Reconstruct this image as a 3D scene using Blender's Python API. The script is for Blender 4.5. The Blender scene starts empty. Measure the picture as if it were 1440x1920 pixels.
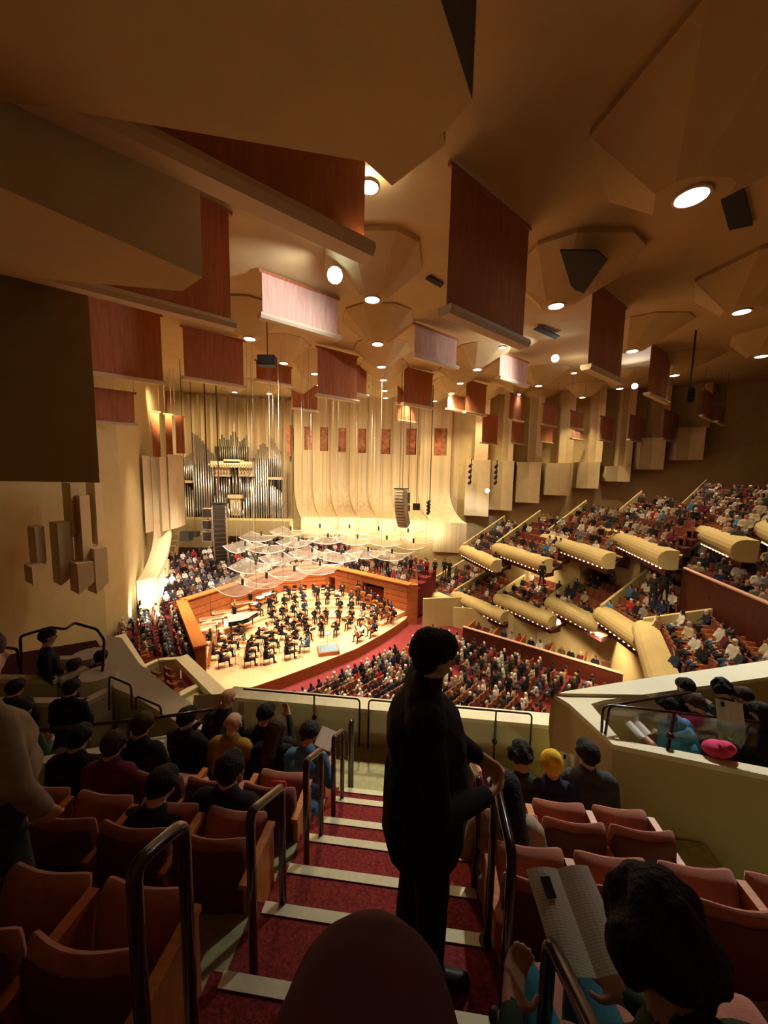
import bpy, math, random
import numpy as np
from mathutils import Vector, Matrix
random.seed(7)
V = Vector
scn = bpy.context.scene
col = scn.collection
PI = math.pi
# ------------------------------------------------------------------ camera, world, exposure
CAM = V((0, 0, 13.0)); FPX = 693.0
_p = math.radians(6.0); _r = math.radians(1.05)
FW = V((0, math.cos(_p), -math.sin(_p)))
_R0 = V((1, 0, 0)); _U0 = V((0, math.sin(_p), math.cos(_p)))
RT = _R0 * math.cos(_r) + _U0 * math.sin(_r)
UP = -_R0 * math.sin(_r) + _U0 * math.cos(_r)
cd = bpy.data.cameras.new('camera'); cam = bpy.data.objects.new('camera', cd); col.objects.link(cam)
cd.sensor_fit = 'VERTICAL'; cd.sensor_height = 36.0; cd.lens = FPX / 1920 * 36.0
cd.clip_start = 0.05; cd.clip_end = 300
cam.matrix_world = Matrix(((RT.x, UP.x, -FW.x, CAM.x), (RT.y, UP.y, -FW.y, CAM.y), (RT.z, UP.z, -FW.z, CAM.z), (0, 0, 0, 1)))
scn.camera = cam
scn.view_settings.view_transform = 'Standard'; scn.view_settings.look = 'None'
scn.view_settings.gamma = 1.0; scn.view_settings.use_curve_mapping = False
scn.view_settings.exposure = 1.08
scn.cycles.max_bounces = 5; scn.cycles.diffuse_bounces = 3; scn.cycles.glossy_bounces = 2
scn.cycles.transmission_bounces = 4; scn.cycles.transparent_max_bounces = 12
scn.cycles.caustics_reflective = False; scn.cycles.caustics_refractive = False
scn.cycles.sample_clamp_indirect = 4.0
w = bpy.data.worlds.new('world'); scn.world = w; w.use_nodes = True
w.node_tree.nodes['Background'].inputs[0].default_value = (1.0, 0.7, 0.4, 1)
w.node_tree.nodes['Background'].inputs[1].default_value = 0.003

def ray(px, py):
    return FW + RT * ((px - 720) / FPX) + UP * ((960 - py) / FPX)
def PY(px, py, Y):
    d = ray(px, py); return CAM + d * (Y / d.y)
def PZ(px, py, z):
    d = ray(px, py); return CAM + d * ((z - CAM.z) / d.z)
def PP(px, py, p0, n):
    d = ray(px, py); return CAM + d * ((p0 - CAM).dot(n) / d.dot(n))
def proj(p):
    q = p - CAM; f = q.dot(FW)
    return 720 + FPX * q.dot(RT) / f, 960 - FPX * q.dot(UP) / f

# warm lamps: colour, name kept once
WARM = (1.0, 0.76, 0.43)
def spot(name, loc, to, energy, size=60, blend=0.6, color=WARM, radius=0.15, parent=None):
    l = bpy.data.lights.new(name, 'SPOT'); l.energy = energy; l.spot_size = math.radians(size); l.spot_blend = blend
    l.color = color; l.shadow_soft_size = radius
    o = bpy.data.objects.new(name, l); col.objects.link(o); o.location = loc
    o.rotation_euler = (V(to) - V(loc)).to_track_quat('-Z', 'Y').to_euler()
    if parent: o.parent = parent; o.matrix_parent_inverse = Matrix.Translation(-parent.location)
    return o
def area(name, loc, to, energy, sx, sy, color=WARM, spread=180):
    l = bpy.data.lights.new(name, 'AREA'); l.energy = energy; l.shape = 'RECTANGLE'; l.size = sx; l.size_y = sy
    l.color = color; l.spread = math.radians(spread)
    o = bpy.data.objects.new(name, l); col.objects.link(o); o.location = loc
    o.rotation_euler = (V(to) - V(loc)).to_track_quat('-Z', 'Y').to_euler()
    o.visible_camera = True
    return o
HOUSE = 1500.0
w.node_tree.nodes['Background'].inputs[1].default_value = 0.0
# stage flood: lamps in the ceiling over the platform, aimed down at it
for lx, ly in ((-8, 26), (-3, 24.2), (-12, 30), (-6, 31), (-1, 32)):
    spot('stage_lamp', (lx, ly, 20.0), (lx - 1, ly + 2.5, 0), 9500, 56, 0.5, color=(1.0, 0.80, 0.60), radius=.4)
# wash on organ and back wall from the ceiling
for tx, ty, e in ((-24, 47, 4500), (-15, 50, 3800), (-5, 50, 1300), (8, 49, 1300)):
    spot('wall_wash_lamp', (tx * .8, ty - 15, 20.5), (tx, ty, 12), e, 70, 0.8, color=(1.0, 0.76, 0.44), radius=.4)
# cove lamps at the foot of the swept back wall and of the left wall fins
for x0, x1, y in ((-10.5, -6.5, 45.3), (-6.0, -2.2, 45.0), (-1.8, 2.2, 44.3), (2.6, 6.4, 43.0)):
    area('cove_lamp', ((x0 + x1) / 2, y - 1.2, 5.5), ((x0 + x1) / 2 + .2, y + 2.5, 9.5), 130, x1 - x0, .25, color=(1.0, 0.86, 0.62))
for k in range(5):
    t = k / 4; spot('left_cove_lamp', (-15.6 - 4.6 * t, 25.0 + 10.5 * t, 3.4), (-18.2 - 5.0 * t, 28.2 + 11 * t, 5.8), 200, 120, .8, color=(1.0, 0.90, 0.70), radius=.2)
# lamps under the box soffits on the right
for px, py, z in ((1150, 1010, 8.6), (1232, 1018, 9.0), (1400, 1010, 10.3), (1085, 1030, 7.6), (1000, 1040, 6.7), (1176, 950, 12.2), (1090, 975, 11.0), (960, 1150, 1.8), (1050, 1170, 2.6), (1130, 1200, 3.4)):
    p = PZ(px, py, z); q = V((p.x + 1.0, p.y + 2.0, z - 2.5)); spot('soffit_lamp', p + V((.3, 1.0, -.1)), q, 600, 120, .9, radius=.1)
# fill lamps added to brighten the terraces beside and behind the stage
spot('terrace_lamp', (-12, 24, 20.2), (-16.5, 29, 2.5), 3500, 50, .7, color=(1.0, .82, .62), radius=.3)
spot('terrace_lamp', (-10, 33, 20.2), (-13, 41, 3), 3500, 60, .7, color=(1.0, .82, .62), radius=.3)
spot('terrace_lamp', (0, 32, 20.2), (0, 40, 3), 2500, 60, .7, color=(1.0, .82, .62), radius=.3)
spot('left_cove_lamp', (-14.9, 22.8, 3.2), (-17.3, 25.2, 4.4), 500, 110, .8, color=(1.0, .92, .75), radius=.2)

# ------------------------------------------------------------------ materials
def mat(name, c, rough=0.7, noise=0.0, nscale=8.0, bump=0.0, bscale=40.0, metal=0.0, spec=0.3, emit=None, es=0.0, alpha=None, trans=None, stretch=None, sheen=0.0):
    m = bpy.data.materials.new(name); m.use_nodes = True
    nt = m.node_tree; b = nt.nodes['Principled BSDF']
    b.inputs['Base Color'].default_value = (*c, 1); b.inputs['Roughness'].default_value = rough
    b.inputs['Metallic'].default_value = metal; b.inputs['Specular IOR Level'].default_value = spec
    if sheen: b.inputs['Sheen Weight'].default_value = sheen
    if emit: b.inputs['Emission Color'].default_value = (*emit, 1); b.inputs['Emission Strength'].default_value = es
    if alpha is not None: b.inputs['Alpha'].default_value = alpha
    if trans is not None: b.inputs['Transmission Weight'].default_value = trans
    if noise or bump:
        tc = nt.nodes.new('ShaderNodeTexCoord'); mp = nt.nodes.new('ShaderNodeMapping')
        nt.links.new(tc.outputs['Object'], mp.inputs[0])
        if stretch: mp.inputs['Scale'].default_value = stretch
    if noise:
        n = nt.nodes.new('ShaderNodeTexNoise'); n.inputs['Scale'].default_value = nscale; n.inputs['Detail'].default_value = 4
        nt.links.new(mp.outputs[0], n.inputs['Vector'])
        r = nt.nodes.new('ShaderNodeValToRGB')
        r.color_ramp.elements[0].position = 0.3; r.color_ramp.elements[1].position = 0.7
        r.color_ramp.elements[0].color = (*[max(0, x * (1 - noise)) for x in c], 1)
        r.color_ramp.elements[1].color = (*[min(1, x * (1 + noise)) for x in c], 1)
        nt.links.new(n.outputs['Fac'], r.inputs[0]); nt.links.new(r.outputs[0], b.inputs['Base Color'])
    if bump:
        n2 = nt.nodes.new('ShaderNodeTexNoise'); n2.inputs['Scale'].default_value = bscale
        nt.links.new(mp.outputs[0], n2.inputs['Vector'])
        bp = nt.nodes.new('ShaderNodeBump'); bp.inputs['Strength'].default_value = bump; bp.inputs['Distance'].default_value = 0.02
        nt.links.new(n2.outputs['Fac'], bp.inputs['Height']); nt.links.new(bp.outputs[0], b.inputs['Normal'])
    return m
M = {}
M['plaster'] = mat('cream_plaster', (0.55, 0.44, 0.21), 0.85, 0.05, 1.5)
M['ceil'] = mat('ceiling_plaster', (0.56, 0.41, 0.19), 0.85, 0.05, 1.0)
M['fin'] = mat('pale_plaster_fin', (0.68, 0.54, 0.31), 0.8, 0.05, 1.5)
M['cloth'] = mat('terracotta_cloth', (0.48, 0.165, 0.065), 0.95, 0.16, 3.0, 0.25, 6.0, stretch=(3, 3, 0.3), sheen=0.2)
M['cloth_pale'] = mat('pale_rose_cloth', (0.72, 0.44, 0.33), 0.95, 0.12, 3.0, 0.25, 6.0, stretch=(3, 3, 0.3))  # banner cloth with lamp light painted in as a paler rose colour
M['bar'] = mat('banner_bar_paint', (0.70, 0.55, 0.36), 0.6)
M['dark'] = mat('black_metal', (0.012, 0.010, 0.010), 0.5, spec=0.4)
M['grille'] = mat('dark_grille', (0.035, 0.028, 0.022), 0.8)
M['lens'] = mat('lamp_lens', (1, 0.9, 0.75), 0.4, emit=(1.0, 0.90, 0.72), es=14)
M['lens_cool'] = mat('lamp_lens_cool', (0.9, 0.95, 1), 0.4, emit=(0.75, 0.92, 1.0), es=18)
M['wood'] = mat('stage_wall_wood', (0.36, 0.115, 0.035), 0.45, 0.25, 2.5, stretch=(1, 1, 6))
M['floorwood'] = mat('stage_floor_maple', (0.72, 0.42, 0.24), 0.4, 0.12, 3.0, stretch=(6, 1, 1))
M['darkwood'] = mat('dark_box_wood', (0.085, 0.018, 0.010), 0.5, 0.2, 3.0)
M['orange'] = mat('armrest_wood', (0.50, 0.16, 0.035), 0.4, 0.2, 6.0, stretch=(1, 8, 1))
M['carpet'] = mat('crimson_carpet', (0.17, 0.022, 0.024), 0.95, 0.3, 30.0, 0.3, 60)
M['lens_warm'] = mat('small_lamp_lens', (1, 0.85, 0.6), 0.4, emit=(1.0, 0.75, 0.4), es=1.0)

# ------------------------------------------------------------------ mesh helper
def basis(d):
    d = d.normalized(); a = V((0, 0, 1)) if abs(d.z) < 0.9 else V((1, 0, 0))
    x = d.cross(a).normalized(); return x, d.cross(x).normalized()
class MB:
    def __init__(s): s.v = []; s.f = []; s.m = []
    def add(s, vs, fs, mi=0):
        o = len(s.v); s.v += [V(x) for x in vs]; s.f += [tuple(o + i for i in f) for f in fs]; s.m += [mi] * len(fs); return s
    def box(s, c, size, rz=0.0, mi=0, R=None):
        hx, hy, hz = size[0] / 2, size[1] / 2, size[2] / 2
        R = R or Matrix.Rotation(rz, 3, 'Z'); c = V(c)
        vs = [c + R @ V((x * hx, y * hy, z * hz)) for z in (-1, 1) for x, y in ((-1, -1), (1, -1), (1, 1), (-1, 1))]
        return s.add(vs, [(3, 2, 1, 0), (4, 5, 6, 7), (0, 1, 5, 4), (1, 2, 6, 5), (2, 3, 7, 6), (3, 0, 4, 7)], mi)
    def prism(s, poly, ext, mi=0):
        n = len(poly); ext = V(ext); vs = [V(p) for p in poly] + [V(p) + ext for p in poly]
        return s.add(vs, [tuple(range(n))[::-1], tuple(range(n, 2 * n))] + [(i, (i + 1) % n, n + (i + 1) % n, n + i) for i in range(n)], mi)
    def beam(s, a, b, wd, ht, mi=0, up=V((0, 0, 1))):
        a = V(a); b = V(b); d = (b - a); x = d.cross(up).normalized() * wd / 2; z = x.cross(d).normalized() * ht / 2
        vs = [a - x - z, a + x - z, a + x + z, a - x + z, b - x - z, b + x - z, b + x + z, b - x + z]
        return s.add(vs, [(0, 1, 2, 3), (7, 6, 5, 4), (0, 4, 5, 1), (1, 5, 6, 2), (2, 6, 7, 3), (3, 7, 4, 0)], mi)
    def tube(s, pts, r, n=8, mi=0, cap=True):
        pts = [V(p) for p in pts]; k = len(pts); rs = r if isinstance(r, (list, tuple)) else [r] * k; vs = []
        x = None
        for i, p in enumerate(pts):
            d = (pts[min(i + 1, k - 1)] - pts[max(i - 1, 0)])
            if d.length < 1e-9: d = V((0, 0, 1))
            d.normalize()
            if x is None: x, _ = basis(d)
            x = (x - d * x.dot(d)); x.normalize(); y = d.cross(x)
            vs += [p + (x * math.cos(2 * PI * j / n) + y * math.sin(2 * PI * j / n)) * rs[i] for j in range(n)]
        fs = [(i * n + j, i * n + (j + 1) % n, (i + 1) * n + (j + 1) % n, (i + 1) * n + j) for i in range(k - 1) for j in range(n)]
        if cap: fs += [tuple(range(n))[::-1], tuple((k - 1) * n + j for j in range(n))]
        return s.add(vs, fs, mi)
    def ell(s, c, r, n=8, m=6, mi=0, R=None):
        c = V(c); r = V(r) if not isinstance(r, (int, float)) else V((r, r, r)); vs = []
        for i in range(m + 1):
            t = PI * i / m
            for j in range(n):
                q = V((r.x * math.sin(t) * math.cos(2 * PI * j / n), r.y * math.sin(t) * math.sin(2 * PI * j / n), r.z * math.cos(t)))
                vs.append(c + (R @ q if R else q))
        fs = [(i * n + j, (i + 1) * n + j, (i + 1) * n + (j + 1) % n, i * n + (j + 1) % n) for i in range(m) for j in range(n)]
        return s.add(vs, fs, mi)
    def build(s, name, mats, parent=None, smooth=False, **tags):
        me = bpy.data.meshes.new(name); me.from_pydata([tuple(v) for v in s.v], [], s.f)
        mats = mats if isinstance(mats, (list, tuple)) else [mats]
        for x in mats: me.materials.append(M[x] if isinstance(x, str) else x)
        if len(mats) > 1: me.polygons.foreach_set('material_index', s.m)
        if smooth: me.polygons.foreach_set('use_smooth', [True] * len(me.polygons))
        me.update()
        o = bpy.data.objects.new(name, me); col.objects.link(o)
        if parent: o.parent = parent; o.matrix_parent_inverse = Matrix.Translation(-parent.location) if parent.type == 'EMPTY' and parent.rotation_euler.z == 0 else parent.matrix_basis.inverted()
        for k, v in tags.items(): o[k] = v
        return o
def struct(name, mb, m, smooth=False): return mb.build(name, m, smooth=smooth, kind='structure')
def empty(name, loc, label, cat, group=None, rz=0.0, kind=None):
    o = bpy.data.objects.new(name, None); col.objects.link(o); o.location = loc; o.rotation_euler.z = rz
    o.empty_display_size = 0.1
    o['label'] = label; o['category'] = cat
    if group: o['group'] = group
    if kind: o['kind'] = kind
    return o
def tag(o, label, cat, group=None, kind=None):
    o['label'] = label; o['category'] = cat
    if group: o['group'] = group
    if kind: o['kind'] = kind
    return o
def copy_tree(o, loc=None, rz=None, parent=None, scale=None):
    c = o.copy(); col.objects.link(c)
    if parent: c.parent = parent
    if loc is not None: c.location = loc
    if rz is not None: c.rotation_euler.z = rz
    if scale is not None: c.scale = (scale,) * 3
    for ch in list(o.children): copy_tree(ch, parent=c)
    return c
M['niche_cloth'] = mat('niche_cloth', (0.52, 0.20, 0.10), 0.95, 0.4, 2.0)
M['pipe'] = mat('silver_organ_pipe', (0.62, 0.60, 0.56), 0.28, metal=0.9)
M['pipe_dark'] = mat('dull_organ_pipe', (0.20, 0.19, 0.13), 0.4, metal=0.7)
M['case'] = mat('organ_case', (0.07, 0.05, 0.03), 0.8)  # dark tone paints in the shadow of the recess behind the pipes
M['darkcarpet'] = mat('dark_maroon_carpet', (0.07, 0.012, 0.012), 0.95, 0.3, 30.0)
# ------------------------------------------------------------------ human figures: tapered limbs fused into one continuous skin
CLO = {}
def clothm(name, c):
    if name not in CLO: CLO[name] = mat('cloth_' + name, c, 0.9, 0.2, 12.0)
    return CLO[name]
for n_, c_ in dict(black=(.012, .011, .012), charcoal=(.04, .038, .04), navy=(.02, .03, .075), white=(.62, .60, .56), cream=(.50, .42, .30), grey=(.20, .19, .18), red=(.40, .03, .03),
                   brown=(.12, .06, .03), blue=(.08, .20, .42), green=(.05, .09, .05), wine=(.14, .02, .035), beige=(.36, .27, .19), denim=(.05, .08, .14), mustard=(.35, .20, .03), pink=(.6, .06, .16), teal=(.03, .16, .22), yellow=(.80, .52, .04)).items(): clothm(n_, c_)
SKIN = [mat('skin_light', (.62, .36, .25), 0.55), mat('skin_tan', (.42, .22, .13), 0.55), mat('skin_deep', (.16, .08, .05), 0.5)]
HAIR = {'black': mat('hair_black', (.010, .008, .007), .75, 0, 8, .6, 60), 'brown': mat('hair_brown', (.05, .025, .012), .75, .4, 30, .5, 60), 'grey': mat('hair_grey', (.38, .36, .33), .6), 'white': mat('hair_white', (.66, .63, .58), .6), 'blond': mat('hair_blond', (.36, .22, .09), .5)}
LEATHER = mat('shoe_leather', (.015, .012, .010), .4)
def caps_mesh(caps, voxel, smooth_it=2, nseg=10):
    """fuse tapered capsules (a, b, ra, rb, material) into one closed mesh"""
    mb = MB()
    for (a, b, ra, rb, mi) in caps:
        a = V(a); b = V(b); d = b - a
        if d.length < 1e-6: d = V((0, 0, 1e-4)); b = a + d
        x, y = basis(d); dn = d.normalized(); pts, rs = [], []
        for i in range(1, 4): t = PI / 2 * (1 - i / 3); pts.append(a - dn * ra * math.sin(t)); rs.append(max(ra * math.cos(t), ra * .05))
        pts[0:0] = [a - dn * ra * .995]; rs[0:0] = [ra * .1]
        for i in range(0, 3): t = PI / 2 * (i / 3); pts.append(b + dn * rb * math.sin(t)); rs.append(rb * math.cos(t))
        pts.append(b + dn * rb * .995); rs.append(rb * .1)
        mb.tube(pts, rs, nseg)
    me = bpy.data.meshes.new('tmp'); me.from_pydata([tuple(v) for v in mb.v], [], mb.f)
    o = bpy.data.objects.new('tmp', me); col.objects.link(o)
    md = o.modifiers.new('r', 'REMESH'); md.mode = 'VOXEL'; md.voxel_size = voxel; md.adaptivity = 0
    if smooth_it: ms = o.modifiers.new('s', 'SMOOTH'); ms.iterations = smooth_it; ms.factor = .5
    dg = bpy.context.evaluated_depsgraph_get(); dg.update()
    ev = o.evaluated_get(dg); nm = bpy.data.meshes.new_from_object(ev)
    bpy.data.objects.remove(o); bpy.data.meshes.remove(me)
    return nm
def paint(me, caps, mats):
    me.materials.clear()
    for m_ in mats: me.materials.append(m_)
    n = len(me.polygons); c = np.empty(n * 3); me.polygons.foreach_get('center', c); c = c.reshape(n, 3)
    best = np.full(n, 1e9); mi = np.zeros(n, int)
    for (a, b, ra, rb, m_) in caps:
        a = np.array(a); b = np.array(b); d = b - a; L = max(d.dot(d), 1e-12); t = np.clip(((c - a) @ d) / L, 0, 1)
        dist = np.linalg.norm(c - (a + t[:, None] * d), axis=1) - (ra + (rb - ra) * t)
        k = dist < best; best[k] = dist[k]; mi[k] = m_
    me.polygons.foreach_set('material_index', mi.tolist()); me.polygons.foreach_set('use_smooth', [True] * n); me.update()
# material slots of a figure: 0 top, 1 legs, 2 skin, 3 hair, 4 shoes
def sit_caps(hands=None, lean=0.0, turn=0.0, hair='short', feet=True, headtilt=0.0, knees=.46, spread=.10, elbows=None, sh=.185, foot_y=None):
    ty = -math.sin(lean) * .5
    pel = (0, -.02, .50); ch = (0, -.02 - ty * .55, .82); nk = (0, -.02 - ty, 1.06)
    hd = (nk[0] + .02 * turn, nk[1] + .035 + .05 * headtilt, 1.225 - .02 * headtilt)
    C = [(pel, (0, -.02 - ty * .2, .62), .155, .145, 0), ((-.07, ch[1], ch[2]), (.07, ch[1], ch[2]), .125, .125, 0), ((-sh * .75, nk[1], 1.0), (sh * .75, nk[1], 1.0), .085, .085, 0),
         ((0, -.02 - ty * .3, .62), ch, .135, .13, 0), (ch, (0, nk[1], 1.0), .14, .10, 0), ((0, nk[1], 1.0), (nk[0], nk[1] + .01, 1.12), .055, .05, 2),
         (hd, (hd[0], hd[1] + .01, hd[2] - .05), .092, .068, 2), ((hd[0], hd[1] - .015, hd[2] + .02), (hd[0], hd[1] - .03, hd[2]), .10, .098, 3)]
    if hair == 'long': C += [((hd[0], hd[1] - .05, hd[2]), (hd[0], hd[1] - .09, hd[2] - .26), .10, .085, 3)]
    if hair == 'bun': C += [((hd[0], hd[1] - .11, hd[2] + .06), (hd[0], hd[1] - .12, hd[2] + .06), .045, .045, 3)]
    fy = foot_y if foot_y is not None else knees + .02
    for s in (-1, 1):
        C += [((.08 * s, .0, .49), (spread * s, knees, .50), .088, .065, 1)]
        if feet: C += [((spread * s, knees, .49), (spread * s, fy, .10), .062, .042, 1), ((spread * s, fy - .02, .05), (spread * s * 1.15, fy + .17, .035), .042, .035, 4)]
        h = (hands or {-1: (-.10, .30, .62), 1: (.10, .30, .62)})[s]
        e = (elbows or {-1: (-.25, .06, .78), 1: (.25, .06, .78)})[s]
        C += [((sh * s, nk[1], 1.0), e, .058, .045, 0), (e, h, .043, .032, 0), (h, (h[0] - .02 * s, h[1] + .07, h[2] + .0), .034, .026, 2)]
    return C
def stand_caps(hands=None, elbows=None, step=.08, hair='short', coat=False, hips=.0):
    hd = (0, .03, 1.62)
    C = [((-.05, 0, .96), (.05, 0, .96), .135, .135, 1), ((0, 0, 1.0), (0, 0, 1.2), .13, .135, 0), ((-.06, 0, 1.25), (.06, 0, 1.25), .125, .125, 0), ((-.15, -.01, 1.39), (.15, -.01, 1.39), .075, .075, 0),
         ((0, 0, 1.38), (0, .01, 1.5), .06, .05, 2), (hd, (0, .04, 1.57), .092, .07, 2), ((0, .01, 1.64), (0, -.005, 1.62), .10, .098, 3)]
    if hair == 'long': C += [((0, -.03, 1.62), (0, -.07, 1.38), .10, .085, 3)]
    if coat: C += [((0, 0, 1.2), (0, 0, .75), .15, .17, 0)]
    for s in (-1, 1):
        k = (.095 * s, .02 + step * s * .6, .5)
        C += [((.085 * s, 0, .92), k, .088, .06, 1), (k, (.10 * s, step * s, .09), .058, .042, 1), ((.10 * s, step * s - .03, .045), (.115 * s, step * s + .15, .035), .045, .036, 4)]
        e = (elbows or {-1: (-.25, .0, 1.12), 1: (.25, .0, 1.12)})[s]; h = (hands or {-1: (-.25, .12, .90), 1: (.25, .12, .90)})[s]
        C += [((.185 * s, -.01, 1.38), e, .056, .044, 0), (e, h, .042, .032, 0), (h, (h[0], h[1] + .03, h[2] - .07), .034, .026, 2)]
    return C
M['seatrose'] = mat('rose_upholstery', (0.26, 0.085, 0.055), 0.92, 0.15, 20.0, 0.1, 80)
M['pianolid'] = mat('piano_lid', (0.35, 0.33, 0.30), 0.2, spec=0.6)
M['cream_paint'] = mat('cream_paint', (0.6, 0.5, 0.36), 0.5)
M['arraybox'] = mat('speaker_cabinet_paint', (0.42, 0.33, 0.22), 0.6)
M['whitemetal'] = mat('white_metal', (0.75, 0.70, 0.62), 0.4)
M['cablegrey'] = mat('thin_steel_cable', (0.35, 0.30, 0.24), 0.5)
M['cablered'] = mat('dark_red_cable', (0.10, 0.03, 0.02), 0.6)
def acrylic():
    m = bpy.data.materials.new('clear_acrylic'); m.use_nodes = True; nt = m.node_tree; nt.nodes.clear()
    o = nt.nodes.new('ShaderNodeOutputMaterial'); t = nt.nodes.new('ShaderNodeBsdfTransparent'); g = nt.nodes.new('ShaderNodeBsdfGlossy'); d = nt.nodes.new('ShaderNodeBsdfDiffuse')
    g.inputs['Roughness'].default_value = .12; g.inputs['Color'].default_value = (.9, .85, .8, 1); d.inputs['Color'].default_value = (.75, .65, .55, 1)
    t.inputs['Color'].default_value = (.95, .93, .90, 1)
    m1 = nt.nodes.new('ShaderNodeMixShader'); m1.inputs[0].default_value = .35; m2 = nt.nodes.new('ShaderNodeMixShader'); m2.inputs[0].default_value = .15
    nt.links.new(g.outputs[0], m1.inputs[1]); nt.links.new(d.outputs[0], m1.inputs[2]); nt.links.new(t.outputs[0], m2.inputs[1]); nt.links.new(m1.outputs[0], m2.inputs[2]); nt.links.new(m2.outputs[0], o.inputs[0]); return m
M['acrylic'] = acrylic()
M['concrete'] = mat('cream_painted_floor', (0.42, 0.40, 0.20), 0.85, 0.15, 20.0)
M['nosing'] = mat('cream_stair_nosing', (0.74, 0.66, 0.44), 0.8, 0.06, 20.0)
M['stairs'] = mat('red_patterned_stair_carpet', (0.20, 0.022, 0.018), 0.95, 0.45, 55.0, 0.3, 90)
M['railmetal'] = mat('dark_bronze_handrail', (0.045, 0.012, 0.010), 0.22, spec=0.6)
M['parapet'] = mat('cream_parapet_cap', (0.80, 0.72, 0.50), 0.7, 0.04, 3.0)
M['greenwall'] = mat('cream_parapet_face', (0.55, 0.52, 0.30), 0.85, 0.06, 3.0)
M['rose2'] = mat('near_rose_upholstery', (0.42, 0.155, 0.10), 0.95, 0.18, 9.0, 0.35, 220, sheen=.3)
M['shell'] = mat('maroon_seat_shell', (0.12, 0.022, 0.018), 0.6)
def glassm():
    m = bpy.data.materials.new('clear_glass'); m.use_nodes = True; nt = m.node_tree; nt.nodes.clear()
    o = nt.nodes.new('ShaderNodeOutputMaterial'); t = nt.nodes.new('ShaderNodeBsdfTransparent'); g = nt.nodes.new('ShaderNodeBsdfGlossy'); g.inputs['Roughness'].default_value = .03
    mx = nt.nodes.new('ShaderNodeMixShader'); mx.inputs[0].default_value = .07
    nt.links.new(t.outputs[0], mx.inputs[1]); nt.links.new(g.outputs[0], mx.inputs[2]); nt.links.new(mx.outputs[0], o.inputs[0]); return m
M['glass'] = glassm()
def pagem():
    m = mat('printed_page', (.80, .80, .74), .7); nt = m.node_tree; b = nt.nodes['Principled BSDF']
    tc = nt.nodes.new('ShaderNodeTexCoord'); sp = nt.nodes.new('ShaderNodeSeparateXYZ'); nt.links.new(tc.outputs['Generated'], sp.inputs[0])
    a = nt.nodes.new('ShaderNodeMath'); a.operation = 'MULTIPLY'; a.inputs[1].default_value = 230; nt.links.new(sp.outputs['Y'], a.inputs[0])
    s = nt.nodes.new('ShaderNodeMath'); s.operation = 'SINE'; nt.links.new(a.outputs[0], s.inputs[0])
    r = nt.nodes.new('ShaderNodeValToRGB'); r.color_ramp.elements[0].position = .0; r.color_ramp.elements[0].color = (.80, .80, .74, 1); r.color_ramp.elements[1].position = .9; r.color_ramp.elements[1].color = (.60, .61, .56, 1)
    nt.links.new(s.outputs[0], r.inputs[0]); nt.links.new(r.outputs[0], b.inputs['Base Color']); return m
M['page'] = pagem()
for n_, c_ in dict(taupe=(.30, .23, .15), slate=(.055, .058, .06), winedark=(.07, .014, .012), blue2=(.06, .25, .48), plum=(.06, .035, .07)).items(): clothm(n_, c_)
M['pinkcloth'] = mat('pink_cloth', (.75, .05, .16), .8); M['redbag'] = mat('red_leather', (.45, .03, .02), .4)
M['flute'] = mat('fluted_plaster', (0.66, 0.51, 0.29), 0.85, 0.16, 3.5, stretch=(1, 1, .01))
# ------------------------------------------------------------------ ceiling
CD = V((math.sin(math.radians(50.5)), math.cos(math.radians(50.5)), 0))      # direction in which the banners run across the hall
def zc(Y): return 21.3 + max(0, Y - 20) * 0.05
mb = MB()
mb.add([(-60, -4, zc(0)), (60, -4, zc(0)), (60, 20, zc(0)), (-60, 20, zc(0)), (60, 62, zc(62)), (-60, 62, zc(62))], [(3, 2, 1, 0), (5, 4, 2, 3)])
mb.add([(-60, -4, 23.8), (60, -4, 23.8), (60, 62, 23.8), (-60, 62, 23.8)], [(0, 1, 2, 3)])
struct('ceiling', mb, 'ceil')
def lump(cx, cy, zb, zt, s=1.0, sx=1.0):
    top = [(-1.95, -.3), (-1.6, -2.1), (-.7, -2.75), (.9, -2.8), (1.7, -2.2), (2.0, -.4), (.9, 1.1), (-.8, 1.1)]
    mid = [(-1.5, -.1), (-1.15, -1.2), (-.6, -1.5), (.6, -1.6), (1.1, -1.3), (1.55, -.1), (.75, .8), (-.7, .8)]
    bot = [(-.62, .0), (-.5, -.28), (-.25, -.40), (.28, -.40), (.5, -.28), (.62, .0), (.3, .5), (-.3, .5)]
    mb = MB(); v = []
    for P, z in ((top, zt + .12), (top, zt - .16), (bot, zb)):
        v += [(cx + x * s * sx, cy + y * s, z) for x, y in P]
    f = []
    for k in range(2):
        for i in range(8): f.append((k * 8 + i, k * 8 + (i + 1) % 8, (k + 1) * 8 + (i + 1) % 8, (k + 1) * 8 + i))
    f.append(tuple(range(16, 24)))
    mb.add(v, f); return struct('ceiling', mb, 'ceil')
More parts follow.
